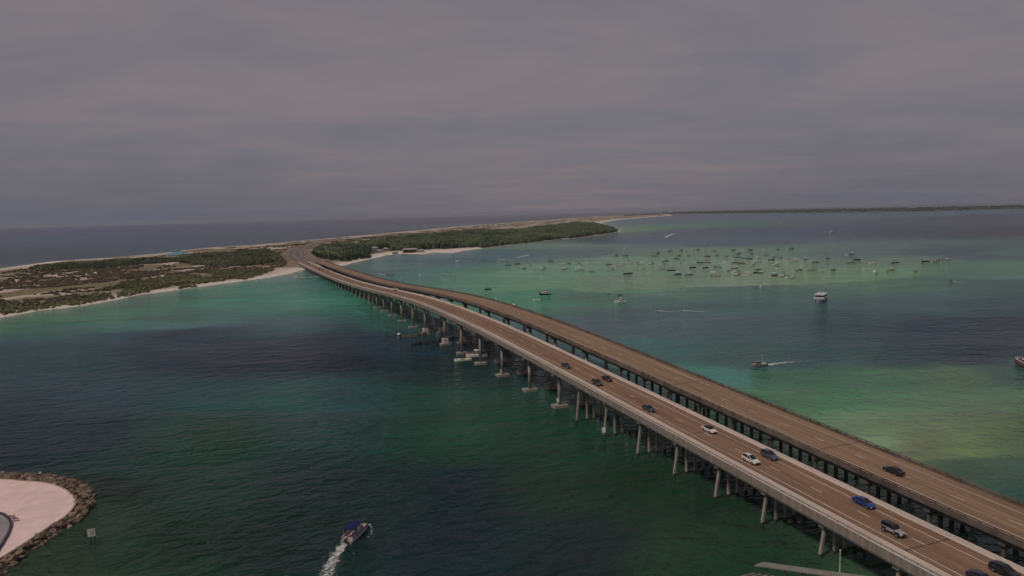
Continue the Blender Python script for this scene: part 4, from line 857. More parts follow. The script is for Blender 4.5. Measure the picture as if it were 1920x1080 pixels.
# ---- boats with a look of their own
def hd(px0, py0, px1, py1):
    a = P(px0, py0); b = P(px1, py1); return math.degrees(math.atan2(b.y - a.y, b.x - a.x))
boat('console', 914, 543, 230, 'navy', 'black', 'dark open boat with a black top near the far bridge railing', sc=1.1)
boat('cruiser', 1022, 552.5, hd(1040, 552, 1005, 553), 'black', 'green', 'long dark hulled cabin boat with green top, left of the flat', sc=.95)
boat('runabout', 1007, 563.5, 170, 'white', 'white', 'tiny white runabout below the dark cabin boat')
boat('cruiser', 1163, 567.5, hd(1180, 567, 1148, 568.5), 'white', 'white', 'white motor yacht with pinkish side on the slate water', sc=.92)
boat('runabout', 1141, 550, 20, 'white', 'white', 'small white boat at the dark edge of the flat, upper left of the yacht', sc=.8)
boat('runabout', 1162, 553.5, 200, 'grey', 'white', 'small grey boat just above the white motor yacht', sc=.8)
boat('cruiser', 963, 575, hd(957, 560, 972, 590), 'white', 'black', 'white cabin boat half hidden behind the far bridge railing', sc=.8)
boat('pontoon', 838, 516, 190, 'white', 'black', 'white pontoon boat with black canopy alone in the green water', sc=1.1)
boat('pontoon', 732, 516.5, 20, 'tan', 'tan', 'tan pontoon boat leaving a wake near the far bridge', sc=1.1); wake([(728, 516.5), (705, 513.5), (675, 511)], 2.5, 9, 'pale wake stretching left of the tan pontoon boat', .5, .25)
boat('cruiser', 860, 490.5, 185, 'white', 'teal', 'white boat with teal top off the waterfront buildings', sc=.9); wake([(866, 490.5), (885, 490), (905, 489)], 2.5, 8, 'faint wake right of the white boat with teal top', .45, .25)
boat('runabout', 936, 486, hd(950, 487, 930, 485.7), 'white', 'white', 'white speedboat running left above the flat with a short wake'); wake([(938, 486), (950, 487.2), (962, 488)], 2.5, 8, 'short wake right of the left-running speedboat', .6, .3)
boat('runabout', 993, 478, hd(970, 481.5, 993, 478), 'white', 'white', 'white speedboat running right towards the flat'); wake([(991, 478.3), (980, 480.5), (966, 483)], 3.5, 9, 'bright white streak of wake behind the right-running speedboat', .75, .4)
boat('runabout', 1150, 479.5, 0, 'white', 'white', 'upper white speedboat of two streaking across the flat'); wake([(1148, 479.5), (1140, 479.7), (1128, 480)], 3.5, 6, 'upper of two white streaks across the flat', .75, .45)
boat('runabout', 1148, 484, 0, 'white', 'white', 'lower white speedboat of two streaking across the flat'); wake([(1146, 484), (1136, 484), (1122, 483.6)], 3.5, 6, 'lower of two white streaks across the flat', .75, .45)
boat('runabout', 1246, 446, hd(1258, 440, 1246, 446), 'white', 'white', 'white speedboat coming down from the far bay'); wake([(1247, 445.4), (1256, 441), (1268, 436.5)], 5, 16, 'white diagonal wake of the speedboat in the far bay', .7, .35)
for i, (x, y) in enumerate([(1290, 453), (1323, 458), (1363, 458), (1433, 459), (1475, 453), (1260, 437.5), (1316, 430.5), (1559, 436), (1465, 417.5), (577, 425.5)]):
    boat('cruiser' if i > 6 else 'runabout', x, y, 180 * (i % 2) + 12, 'white', 'white', ['leftmost small white boat just beyond the flat', 'second small white boat beyond the flat', 'third small white boat beyond the flat', 'fourth small white boat beyond the flat', 'fifth small white boat beyond the flat, rightmost', 'tiny white boat beside the far diagonal wake', 'tiny white boat below the water tower', 'tiny white boat alone in the wide bay on the right', 'tiny white boat nearest the far shore', 'white boat far out on the gulf behind the island'][i], 'small boats far out', sc=1.0 if i < 7 else 1.3)
boat('jetski', 1233, 582.5, hd(1255, 584, 1233, 582), 'white', 'white', 'leading jet ski of two racing left on slate water', cat='jet ski'); wake([(1235, 582.6), (1248, 584.2), (1275, 585.5)], 1.6, 5, 'curved wake of the leading jet ski', .62, .28)
boat('jetski', 1278, 582, hd(1300, 584.5, 1278, 582), 'white', 'white', 'following jet ski of two racing left on slate water', cat='jet ski'); wake([(1280, 582.2), (1295, 583.2), (1328, 584.5)], 1.6, 5, 'longer wake of the following jet ski', .62, .3)
boat('jetski', 1783, 526.5, hd(1812, 530, 1783, 527), 'grey', 'white', 'lone jet ski at the right edge of the flat', cat='jet ski'); wake([(1785, 526.8), (1797, 528.5), (1815, 531)], 1.6, 4, 'faint wake of the lone jet ski right of the flat', .5, .25)
boat('runabout', 868, 677, hd(886, 676, 851, 678), 'lime', 'white', 'pale yellow speedboat waiting beside the bridge column', sc=1.3)
boat('runabout', 884, 664.5, hd(912, 664, 872, 666), 'red', 'red', 'red boat half hidden by a bridge column, above the yellow speedboat', sc=1.1)
boat('console', 894, 669.5, hd(930, 669, 880, 670.5), 'white', 'white', 'white boat passing beside the bridge column under the deck', sc=1.45)
# buoys
BUOY = mat('buoy_white', (.62, .60, .55), .5, .3)
for x, y, lab in ((787, 516, 'small white buoy left of the white pontoon boat with black canopy'), (930, 562, 'small white buoy just above the far bridge railing'), (1426, 538.5, 'pale buoy standing on the dark edge of the flat')):
    q = P(x, y); t = empty('buoy', q); tag(t, lab, 'buoy', 'white buoys')
    b = MB(); b.tube((0, 0, -.4), (0, 0, .5), .9, 10, .75); b.build('float', BUOY, t); b = MB(); b.tube((0, 0, .5), (0, 0, 2.3), .5, 8, .12); b.build('cone', BUOY, t)
# ---- white double-deck ferry
def ferry(px, py, head, sc_):
    q = P(px, py); t = empty('excursion_ferry', q, math.radians(head)); tag(t, 'white double-deck excursion ferry heading towards the camera', 'ferry'); t.scale = (sc_,) * 3; Wt = BM['white']
    hull_mb(17, 6.2, 1.5, .9, .8).build('hull', mat('ferry_hull', (.38, .36, .40), .5, .4), t)
    def deckbox(name, x0, x1, w, z0, z1, m, p=t):
        b = MB(); c = .5; b.loft([[(x0, -w / 2, z), (x1 - c, -w / 2, z), (x1, -w / 2 + c * 1.6, z), (x1, w / 2 - c * 1.6, z), (x1 - c, w / 2, z), (x0, w / 2, z)] for z in (z0, z1)]); return b.build(name, m, p)
    deckbox('lower_windows', -7.0, 5.2, 5.2, 1.3, 2.35, GLASS)
    deckbox('main_deck', -7.6, 5.8, 5.9, 2.36, 2.5, Wt); deckbox('upper_bulwark', -7.5, 5.7, 5.7, 2.51, 3.65, Wt)
    b = MB(); b.box((5.72, 0, 3.0), (.03, 3.6, .22)); b.build('red_lettering_band', BM['red'], t)
    deckbox('upper_shade', -6.8, 4.6, 4.8, 3.66, 4.55, BM['black'])
    r_ = deckbox('roof', -7.6, 5.6, 5.9, 4.75, 4.95, Wt); canopy_mb(-7.4, 5.3, 5.6, 5.05, .12).build('roof_crown', Wt, r_)
    posts([(x, s * 2.75) for x in (-7, -4, -1, 2, 4.6) for s in (-1, 1)], 3.6, 4.76, .06).build('roof_posts', Wt, t)
    posts([(0, 0)], 5.0, 7.6, .06).build('mast', ALU, t)
    b = MB(); b.box((1.5, 0, 5.4), (1.6, 2.0, .7)); b.build('wheelhouse', Wt, t)
ferry(1538, 566.5, hd(1538, 540, 1540, 570) - 10, 1.12)
# ---- fishing boat with a mast
def fishing(px, py, head):
    q = P(px, py); t = empty('fishing_boat', q, math.radians(head)); tag(t, 'grey fishing boat with tall mast trailing a wake on the right', 'boat')
    hull_mb(8.5, 2.9, 1.0, .7, .6).build('hull', mat('worn_hull', (.28, .25, .25), .6, .3, var=.25, vscale=2), t)
    b = MB(); b.box((-.2, 0, 1.5), (1.6, 1.5, 1.4)); c = b.build('wheelhouse', mat('worn_hull', (.28, .25, .25)), t)
    b = MB(); b.box((-.2, 0, 1.85), (1.63, 1.53, .45)); b.build('window_band', GLASS, c)
    posts([(-2.2, 0)], .9, 5.0, .07).build('mast', BM['white'], t)
    b = MB(); b.tube((-2.2, 0, 2.4), (-3.9, 0, 1.9), .05, 5); b.build('boom', ALU, t)
    b = MB(); b.box((-3.2, 0, 1.0), (1.0, 1.6, .5)); b.box((2.2, 0, 1.25), (.6, .8, .4)); b.build('deck_boxes', BM['white'], t)
    return t
fish = fishing(1421, 687, hd(1470, 681, 1421, 687)); wake([(1433, 685), (1450, 682.5), (1475, 679.5), (1500, 678), (1540, 676.5)], 2.8, 9, 'broken white wake right of the grey fishing boat', .54, .22)
# ---- red-decked boat cut by the right edge
def tourboat():
    q = P(1925, 688); a = math.radians(hd(1960, 700, 1902, 680)); t = empty('tour_boat', q, a); tag(t, 'red sided tour boat with white rails cut off by the right edge', 'boat'); L = 16
    hull_mb(L, 4.6, 1.2, .8, .6).build('hull', mat('tour_hull', (.20, .17, .17), .5, .4), t)
    b = MB()
    for s in (-1, 1): b.loft([[(x, s * w, 1.22 + z), (x, s * w, 1.75 + z), (x, s * (w - .06), 1.75 + z), (x, s * (w - .06), 1.22 + z)] for x, w, z in ((-8, 2.2, 0), (0, 2.25, .0), (3, 2.05, .1), (5.5, 1.35, .3), (7.6, .3, .6))])
    b.build('red_bulwark', mat('tour_red', (.26, .06, .065), .6, .3), t)
    b = MB()
    for s in (-1, 1):
        for z0 in (2.15, 2.5):
            p = [(-8, 2.15, z0), (0, 2.2, z0), (3, 2.0, z0 + .1), (5.5, 1.3, z0 + .3), (7.4, .3, z0 + .5)]
            for c, d in zip(p[:-1], p[1:]): b.tube((c[0], s * c[1], c[2]), (d[0], s * d[1], d[2]), .04, 5)
    b.build('white_rail', BM['white'], t)
    b = MB(); b.box((-3, 0, 2.2), (7, 3.2, 2.0)); c = b.build('cabin', BM['white'], t); b = MB(); b.box((-3, 0, 2.5), (7.04, 3.24, .7)); b.build('window_band', GLASS, c)
    for x, s in ((5.2, .9), (4.4, -1.0), (6.2, 0)): b = MB(); b.tube((x, s, 1.9), (x, s, 2.5), .35, 8, .25); b.build('fender_ball', BM['white'], t)
tourboat()
# ---- the pontoon boat in the foreground
SKIN = mat('skin', (.36, .20, .14), .6, .3)
def person_meshes():
    R = {}
    for pose in ('sit', 'stand'):
        if pose == 'stand': J = [((0, 0, .92), .15), ((0, 0, 1.15), .14), ((0, 0, 1.38), .16), ((0, 0, 1.5), .06), ((.02, 0, 1.56), .075), ((.03, 0, 1.68), .105), ((.02, 0, 1.77), .07), ((0, .20, 1.40), .06), ((.05, .28, 1.14), .045), ((.22, .22, .98), .035), ((0, -.20, 1.40), .06), ((.05, -.28, 1.14), .045), ((.22, -.22, .98), .035), ((0, .10, .86), .10), ((.03, .11, .48), .07), ((0, .11, .08), .05), ((.16, .12, .04), .045), ((0, -.10, .86), .10), ((.03, -.11, .48), .07), ((0, -.11, .08), .05), ((.16, -.12, .04), .045)]
        else: J = [((0, 0, .12), .16), ((-.03, 0, .36), .15), ((-.03, 0, .58), .16), ((-.02, 0, .70), .06), ((0, 0, .76), .075), ((.02, 0, .88), .105), ((.01, 0, .97), .07), ((-.02, .20, .60), .06), ((.06, .28, .36), .045), ((.28, .18, .28), .035), ((-.02, -.20, .60), .06), ((.06, -.28, .36), .045), ((.28, -.18, .28), .035), ((.05, .10, .10), .10), ((.44, .13, .10), .07), ((.46, .13, -.30), .05), ((.60, .14, -.34), .045), ((.05, -.10, .10), .10), ((.44, -.13, .10), .07), ((.46, -.13, -.30), .05), ((.60, -.14, -.34), .045)]
        E_ = [(0, 1), (1, 2), (2, 3), (3, 4), (4, 5), (5, 6), (2, 7), (7, 8), (8, 9), (2, 10), (10, 11), (11, 12), (0, 13), (13, 14), (14, 15), (15, 16), (0, 17), (17, 18), (18, 19), (19, 20)]
        def skin(idx, k, nm):
            ids = sorted(set(i for e in idx for i in E_[e])); mp = {a: b for b, a in enumerate(ids)}
            me = bpy.data.meshes.new(nm); me.from_pydata([J[i][0] for i in ids], [(mp[E_[e][0]], mp[E_[e][1]]) for e in idx], []); ob = bpy.data.objects.new(nm, me); COL.objects.link(ob)
            ob.modifiers.new('s', 'SKIN'); 
            for n_, i in enumerate(ids): me.skin_vertices[0].data[n_].radius = (J[i][1] * k,) * 2
            me.skin_vertices[0].data[0].use_root = True
            ob.modifiers.new('d', 'SUBSURF').levels = 1
            bpy.context.view_layer.update(); r_ = bpy.data.meshes.new_from_object(ob.evaluated_get(bpy.context.evaluated_depsgraph_get())); bpy.data.objects.remove(ob); r_.name = nm; r_.shade_smooth(); r_.materials.clear(); r_.materials.append(SKIN); return r_
        R[pose] = dict(body=skin(range(20), 1.0, 'person'), shirt=skin([0, 1, 6, 9], 1.14, 'shirt'), shorts=skin([12, 16], 1.16, 'shorts'))
        hz_ = J[6][0]; b = MB(); iv, jf = ico(); b.add([(hz_[0] - .03 + v[0] * .12, v[1] * .115, hz_[2] - .03 + v[2] * .11) for v in iv], [tuple(f) for f in jf]); R[pose]['hair'] = b.mesh('hair', SKIN, True)
    return R
PM = person_meshes()
CL = {n: mat('cloth_' + n, c, .9, .1) for n, c in dict(white=(.6, .58, .55), navy=(.02, .03, .08), red=(.30, .04, .05), black=(.02, .02, .02), grey=(.2, .2, .21), pink=(.45, .2, .22), teal=(.05, .2, .22)).items()}
HAIR = {'dark': mat('hair_dark', (.02, .015, .012), .7, .2), 'fair': mat('hair_fair', (.25, .17, .09), .7, .2)}
def person(t, pose, lx, ly, lz, rz, shirt, shorts, hair, label):
    mw = Matrix.Translation(t.location) @ Matrix.Rotation(t.rotation_euler.z, 4, 'Z'); q = mw @ Vector((lx, ly, lz))
    o = link('person', PM[pose]['body'], None, q, t.rotation_euler.z + math.radians(rz)); tag(o, label, 'person')
    for k, m in (('shirt', CL[shirt]), ('shorts', CL[shorts]), ('hair', HAIR[hair])): recolor(link(k, PM[pose][k], o), m)
fb_h = hd(641, 1030, 690, 982)
pb = boat('pontoon', 665, 1004, fb_h, 'white', 'blue', 'white pontoon boat with dark blue canopy motoring away in the foreground', L=8.2)
for c in child(pb, 'side_panels'): recolor(c, mat('pontoon_panel', (.52, .46, .48), .5, .4))
b = MB(); b.loft([[(x, -1.31, z), (x, 1.31, z), (x, 1.31, z + .05), (x, -1.31, z + .05)] for x, z in ((-3.6, 1.17), (3.6, 1.17))]); 
b = MB()
for s in (-1, 1): b.box((.1, s * 1.2625, .98), (7.2, .03, .20))
b.build('dark_stripe', BM['black'], pb)
person(pb, 'sit', -2.5, .75, .95, -90, 'black', 'black', 'dark', 'person in black sitting at the stern of the foreground pontoon boat')
person(pb, 'sit', -2.3, -.4, .95, 160, 'white', 'navy', 'fair', 'person in white shirt at the stern of the foreground pontoon boat')
person(pb, 'stand', -.35, -.55, .54, 0, 'teal', 'navy', 'dark', 'person standing at the helm under the blue canopy')
person(pb, 'sit', 2.0, -.82, .95, 90, 'red', 'grey', 'dark', 'person in red sitting on the bow seat of the foreground pontoon boat')
person(pb, 'sit', 2.9, .82, .95, -90, 'pink', 'white', 'fair', 'person in pink sitting at the front of the foreground pontoon boat')
wake([(648, 1018), (636, 1032), (624, 1052), (614, 1072), (604, 1100)], 2.2, 7.4, 'foamy white wake trailing behind the foreground pontoon boat', .60, .46)
wake([(652, 1012), (636, 1022), (618, 1036), (604, 1050)], .7, 1.6, 'thin left edge of foam beside the foreground wake', .52, .34)
wake([(692, 983), (697, 990), (696, 1000), (690, 1008)], .8, 1.4, 'small bow wave splashing right of the foreground pontoon boat', .56, .36)
person(fish, 'stand', 2.0, -.3, .95, 30, 'black', 'black', 'dark', 'person in black standing on the bow of the grey fishing boat')
person(fish, 'stand', 1.2, .5, .95, 0, 'navy', 'grey', 'dark', 'person in navy standing before the wheelhouse of the grey fishing boat')
# ================================================================== foreground sand point
SANDP = [(-260, 905), (-120, 900), (0, 898.7), (40.7, 901.8), (81.5, 904.8), (112, 913), (132, 925), (140.6, 937), (138.6, 949.6), (122, 968), (91.7, 988), (51, 1015), (0, 1047), (-120, 1118), (-260, 1210)]
ROCKP = [(-260, 893), (-120, 889), (0, 889), (61, 889), (102, 893), (142.6, 903), (167, 914), (175, 931), (171, 948), (153, 970), (122, 992), (81.5, 1016), (41, 1045), (0, 1077), (-120, 1150), (-260, 1245)]
sand_c = catmull([Vector(P(x, y, 1.3)[:2]) for x, y in SANDP], 5); rock_c = catmull([Vector(P(x, y, .2)[:2]) for x, y in ROCKP], 5)
SANDM = mat('white_sand', (0.76, 0.585, 0.53), .95, .1, var=.085, vscale=.35, bump=.5, bscale=1.1)
def sheet(name, line, z, m, thick=1.2):
    b = MB(); n = len(line); b.add([(p.x, p.y, z) for p in line] + [(p.x, p.y, z - thick) for p in line], [tuple(range(n - 1, -1, -1)), tuple(range(n, 2 * n))] + [(i, (i + 1) % n, n + (i + 1) % n, n + i) for i in range(n)]); return b.build(name, m)
sp_ = sheet('sand_point', sand_c, 1.3, SANDM, 4); tag(sp_, 'smooth pinkish white sand of the rounded point', 'sand', kind='structure')
# edging wall
b = MB(); secs = []
for i, p in enumerate(sand_c):
    d = (sand_c[min(i + 1, len(sand_c) - 1)] - sand_c[max(i - 1, 0)]).normalized(); q = Vector((-d.y, d.x))
    if q.dot(Vector((1, .3))) < 0 and False: q = -q
    secs.append([(p.x + q.x * a, p.y + q.y * a, z) for a, z in ((-.15, .3), (.16, .3), (.16, 1.43), (-.15, 1.43))])
b.loft(secs); tag(b.build('seawall', mat('seawall_cap', (.42, .34, .26), .9, .2, var=.15, vscale=.8)), 'low pale wall edging the sand above the boulders', 'wall')
# bank under the boulders
b = MB(); n = min(len(sand_c), len(rock_c)); sc_r = [sand_c[int(i * (len(sand_c) - 1) / 59)] for i in range(60)]; rc_r = [min(rock_c, key=lambda p, a=a: (p - a).length) for a in sc_r]
def seg_len(L): return sum((L[i + 1] - L[i]).length for i in range(len(L) - 1))
secs = []
for a, c in zip(sc_r, rc_r):
    e = c + (c - a).normalized() * 2.5; secs.append([(a.x, a.y, 1.05), (a.x * .5 + c.x * .5, a.y * .5 + c.y * .5, .55), (c.x, c.y, -.15), (e.x, e.y, -1.0)])
b.loft(secs, False, False)
rv = b.build('boulder_revetment', mat('bank_soil', (.10, .075, .055), .95, .1, var=.3, vscale=1)); tag(rv, 'bank of brown boulders round the sand point', 'revetment')
ROCKM = mat('boulder', (.20, .145, .105), .9, .2, var=.35, vscale=1.3, bump=.5, bscale=4); ROCKM2 = mat('boulder_pale', (.30, .235, .175), .9, .2, var=.3, vscale=1.3, bump=.5, bscale=4); ROCKM3 = mat('boulder_dark', (.10, .07, .055), .9, .2, var=.3, vscale=1.3, bump=.5, bscale=4)
rock_me = []
for k in range(9):
    iv, jf = ico(); V = iv * (1 + .32 * (rng.random((12, 1)) * 2 - 1)); V = V * np.array([.62, .45, .36]); b = MB(); b.add(V, [tuple(f) for f in jf]); rock_me.append(b.mesh('boulder', (ROCKM, ROCKM2, ROCKM3)[k % 3 if k < 7 else 0]))
spots = []
for a, c in zip(sc_r, rc_r): spots.append((a, c))
rest = MB(); cnt_r = 0; cand = []
for i in range(len(spots) - 1):
    a0, c0 = spots[i]; a1, c1 = spots[i + 1]; L = ((c1 - c0).length + (a1 - a0).length) / 2; Wd = (c0 - a0).length
    for _ in range(int(L * Wd * 1.15) + 1):
        u, v = random.random(), random.random(); a = a0.lerp(a1, u); c = c0.lerp(c1, u); v = .10 + .95 * v; p = a.lerp(c, v); cand.append((p, v))
vis = [(p, v) for p, v in cand if -15 < proj(p.x, p.y, 1)[0] < 200 and proj(p.x, p.y, 1)[1] < 1095]
random.shuffle(vis); visset = set(id(p) for p, v in vis[:295])
for p, v in cand:
    z = 1.2 * (1 - v) + .06; s = random.uniform(.75, 1.25) if random.random() < .6 else random.uniform(1.25, 2.0)
    if id(p) in visset:
        o = link('boulder', random.choice(rock_me), rv, (p.x, p.y, z + .12)); o.rotation_euler = (random.uniform(-.4, .4), random.uniform(-.4, .4), random.uniform(0, 6.28)); o.scale = (s, s, s * random.uniform(.8, 1.2))
    else:
        iv, jf = ico(); V = iv * (1 + .3 * (rng.random((12, 1)) * 2 - 1)) * np.array([.6, .5, .38]) * s * .9 + np.array([p.x, p.y, z]); rest.add(V, [tuple(f) for f in jf])
r = rest.build('boulder', ROCKM, rv); r['kind'] = 'stuff'
# grey paved pad and its dark curb
PADP = [(-200, 950), (-60, 952), (0, 963.5), (10, 968), (17, 974), (20.5, 982), (19, 992), (14, 1004.7), (7, 1016), (0, 1027), (-40, 1075), (-200, 1160)]
pad_c = catmull([Vector(P(x, y, 1.35)[:2]) for x, y in PADP], 5)
tag(sheet('paved_pad', pad_c, 1.362, mat('pad_concrete', (.30, .275, .265), .9, .2, var=.1, vscale=.5), .5), 'grey rounded pavement on the sand at the left edge', 'pavement', kind='structure')
b = MB(); secs = []
for i, p in enumerate(pad_c):
    d = (pad_c[min(i + 1, len(pad_c) - 1)] - pad_c[max(i - 1, 0)]).normalized(); q = Vector((-d.y, d.x)); secs.append([(p.x + q.x * a, p.y + q.y * a, z) for a, z in ((-.22, 1.1), (.22, 1.1), (.22, 1.72), (-.22, 1.72))])
b.loft(secs); tag(b.build('low_wall', mat('dark_curb', (.055, .05, .075), .8, .3, var=.25, vscale=1.5)), 'dark curved low wall round the grey pavement', 'wall')
q = P(23.5, 979, 1.3); t = empty('slatted_rack', q, math.radians(10)); tag(t, 'small dark red slatted rack at the end of the curved low wall', 'rack'); RED = mat('rack_red', (.16, .03, .045), .6, .3)
for k in range(4): b = MB(); b.box((-.1 + .12 * k, .35 * k - .2, 1.55 - .38 * k), (1.15, .16, .12)); b.build('slat', RED, t)
for s in (-.5, .5): b = MB(); b.tube((s, -.25, 0), (s + .05, .1, 1.7), .06, 6); b.build('leg', RED, t); b = MB(); b.tube((s + .3, .95, 0), (s + .25, .85, .6), .06, 6); b.build('leg', RED, t)
# channel sign standing in the water
q = P(174, 1022, 0); t = empty('warning_sign', q, math.radians(18)); tag(t, 'white square warning sign on two dark posts standing in the water', 'sign')
WSIGN = mat('sign_white', (.66, .60, .57), .6, .3, var=.06, vscale=1.5)
b = MB(); b.box((-.05, -.08, 2.75), (1.5, .06, 1.65)); b.build('board', WSIGN, t)
b = MB(); b.box((.05, -.125, 2.7), (.8, .02, .8)); b.build('faded_print', mat('sign_print', (.42, .40, .30), .7, .2, var=.3, vscale=2.0), t); b = MB(); b.box((.0, -.125, 3.35), (1.1, .02, .18)); b.build('faded_print', mat('sign_print2', (.25, .33, .33), .7, .2), t)
b = MB(); b.box((.74, .05, 2.75), (.05, .28, 1.65)); b.build('dark_side', TIMB_D, t)
for x in (-.35, .45): b = MB(); b.tube((x, .08, -1.5), (x, .08, 3.4), .13, 7); b.build('post', TIMB_D, t)
b = MB(); b.tube((-.35, .1, .4), (.45, .1, 1.5), .06, 5); b.build('brace', TIMB_D, t)
q = P(76, 893, .8); t = empty('marker_post', q); tag(t, 'short marker post with pale cap on the boulders of the point', 'post'); b = MB(); b.tube((0, 0, -.5), (0, 0, .75), .09, 7); b.build('post', TIMB_D, t); b = MB(); b.box((0, 0, .95), (.5, .4, .36)); b.build('cap', BM['white'], t)
# ================================================================== dock roof at the bottom edge
def dockroof():
    a = P(1431, 1053.5, 4.2); c = P(1640, 1082, 4.2); d = P(1414, 1059.5, 4.2); base = Vector((a.x, a.y, 0)); t = empty('dock_shelter', base); tag(t, 'grey flat dock shelter roof at the bottom edge before the bridge', 'shelter')
    e = c + (d - a) * 1.0; RM = mat('shelter_roof', (.23, .215, .185), .8, .3, var=.15, vscale=.6)
    b = MB(); top = [a, d, e, c]; b.add([(p - base).to_tuple()[:2] + (p.z,) for p in top] + [(p - base).to_tuple()[:2] + (p.z - .22,) for p in top], [(0, 1, 2, 3), (7, 6, 5, 4), (0, 4, 5, 1), (1, 5, 6, 2), (2, 6, 7, 3), (3, 7, 4, 0)]); b.build('roof', RM, t)
    for k in range(6):
        p = (a.lerp(c, .08 + .16 * k) + d.lerp(e, .08 + .16 * k)) / 2 - base; b = MB(); b.tube((p.x, p.y, -1.5), (p.x, p.y, 3.97), .13, 8); b.build('post', TIMB, t)
    # lower ribbed deck reaching towards the camera
    u = (c - a).normalized(); v = (d - a).normalized()
    for k in range(12):
        p = d - base + u * (.3 + 1.05 * k) + v * .25; p2 = p + v * 4.6 - u * 1.6; b = MB(); w = u * .16; z0 = 2.9
        b.add([(p - w)[:2] + (z0,), (p + w)[:2] + (z0,), (p2 + w)[:2] + (z0 - .3,), (p2 - w)[:2] + (z0 - .3,), (p - w)[:2] + (z0 - .15,), (p + w)[:2] + (z0 - .15,), (p2 + w)[:2] + (z0 - .45,), (p2 - w)[:2] + (z0 - .45,)], [(3, 2, 1, 0), (4, 5, 6, 7), (0, 1, 5, 4), (1, 2, 6, 5), (2, 3, 7, 6), (3, 0, 4, 7)]); b.build('slat', RM, t)
    for f in (.15, .85):
        p = d - base + u * .1 + v * (.25 + 4.6 * f) - u * 1.6 * f; p2 = p + u * 12.3; b = MB(); b.tube((p.x, p.y, 2.55), (p2.x, p2.y, 2.55), .09, 4); b.build('joist', TIMB_D, t)
        for g in (0, .5, 1): r_ = p.lerp(p2, g); b = MB(); b.tube((r_.x, r_.y, -1.5), (r_.x, r_.y, 2.5), .12, 7); b.build('post', TIMB_D, t)
    q = P(1577, 1076, 4.2); t2 = empty('light_pole', (q.x, q.y, 0)); tag(t2, 'slim white pole rising behind the grey dock shelter', 'pole'); b = MB(); b.tube((0, .5, -1.5), (0, .5, 8.0), .09, 8, .07); b.build('pole', BM['white'], t2); b = MB(); b.tube((0, .5, 8.0), (0, .5, 8.25), .13, 8); b.build('cap', BM['white'], t2)
dockroof()
# ================================================================== island buildings
WALLW = mat('house_wall', (.46, .43, .40), .8, .2, var=.08); ROOFG = mat('house_roof_grey', (.36, .345, .33), .7, .2, var=.12, vscale=.5); ROOFT = mat('pavilion_roof_teal', (.14, .27, .30), .6, .3, var=.12, vscale=.3); WIN = mat('dark_window', (.02, .022, .026), .15, .5); WOODD = mat('deck_wood', (.20, .16, .12), .9, .1, var=.2, vscale=1)
def hip(b, L, W_, z0, z1, inset):
    vs = [(-L / 2, -W_ / 2, z0), (L / 2, -W_ / 2, z0), (L / 2, W_ / 2, z0), (-L / 2, W_ / 2, z0), (-L / 2 + inset, 0, z1), (L / 2 - inset, 0, z1), (-L / 2, -W_ / 2, z0 - .25), (L / 2, -W_ / 2, z0 - .25), (L / 2, W_ / 2, z0 - .25), (-L / 2, W_ / 2, z0 - .25)]
    return b.add(vs, [(0, 1, 5, 4), (1, 2, 5), (2, 3, 4, 5), (3, 0, 4), (6, 7, 1, 0), (7, 8, 2, 1), (8, 9, 3, 2), (9, 6, 0, 3), (9, 8, 7, 6)])
def house(px, py, L, W_, H, rise, rz, label, wall=WALLW, roof=ROOFG, stilts=0.0, nwin=4, inset=None, cat='house', open_=False):
    q = P(px, py, 2.2); g = ground_z(q.x, q.y); t = empty('house' if cat == 'house' else cat.replace(' ', '_'), (q.x, q.y, g), math.radians(rz)); tag(t, label, cat)
    if stilts:
        for x in (-L * .42, 0, L * .42):
            for y in (-W_ * .42, W_ * .42): b = MB(); b.box((x, y, stilts / 2 - .5), (.4, .4, stilts + 1)); b.build('stilt', wall, t)
    if open_:
        for x in np.linspace(-L * .45, L * .45, 6):
            for y in (-W_ * .45, W_ * .45): b = MB(); b.box((x, y, H / 2 + stilts), (.45, .45, H)); b.build('post', wall, t)
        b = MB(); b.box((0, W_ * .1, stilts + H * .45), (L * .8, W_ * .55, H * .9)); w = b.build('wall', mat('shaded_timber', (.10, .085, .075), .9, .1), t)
        b = MB(); b.box((0, 0, stilts - .1), (L, W_, .3)); b.build('floor', WOODD, t)
    else:
        b = MB(); b.box((0, 0, stilts + H / 2), (L, W_, H)); w = b.build('wall', wall, t)
        for k in range(nwin):
            x = -L / 2 + L * (k + .5) / nwin; b = MB(); b.box((x, -W_ / 2 - .01, stilts + H * .55), (L / nwin * .45, .12, H * .42)); b.build('window', WIN, t)
        b = MB(); b.box((-L / 2 - .01, 0, stilts + H * .5), (.12, W_ * .3, H * .45)); b.build('window', WIN, t)
    b = MB(); hip(b, L + 1.4, W_ + 1.4, stilts + H + .26, stilts + H + rise, inset if inset is not None else W_ * .5); return t, b.build('roof', roof, t), stilts + H + rise
pt, pr_, pz = house(333, 482, 34, 24, 4.0, 6.0, -20, 'beach pavilion with a big teal hip roof and cupola on the dunes', roof=ROOFT, stilts=1.0, nwin=6, cat='pavilion', inset=14)
b = MB(); b.box((0, 0, pz - .2), (6, 6, 1.6)); b.build('cupola', WALLW, pr_); b = MB(); hip(b, 8, 8, pz + .9, pz + 3.2, 3.9); b.build('cupola_roof', ROOFT, pr_)
house(283, 486.5, 14, 6, 2.6, 1.3, -15, 'small low building just left of the teal pavilion', roof=mat('roof_tan', (.30, .20, .13), .8, .2), nwin=3, cat='building')
house(703, 470.5, 12, 9, 3.6, 2.2, 12, 'left white house in the clearing by the bay', stilts=1.6, nwin=3)
house(713, 474, 9, 7, 3.0, 2.0, 12, 'small white house below and right of the left clearing house', stilts=1.2, nwin=2)
house(723, 470, 10, 8, 3.2, 2.2, 8, 'right white house in the clearing by the bay', stilts=1.4, nwin=3)
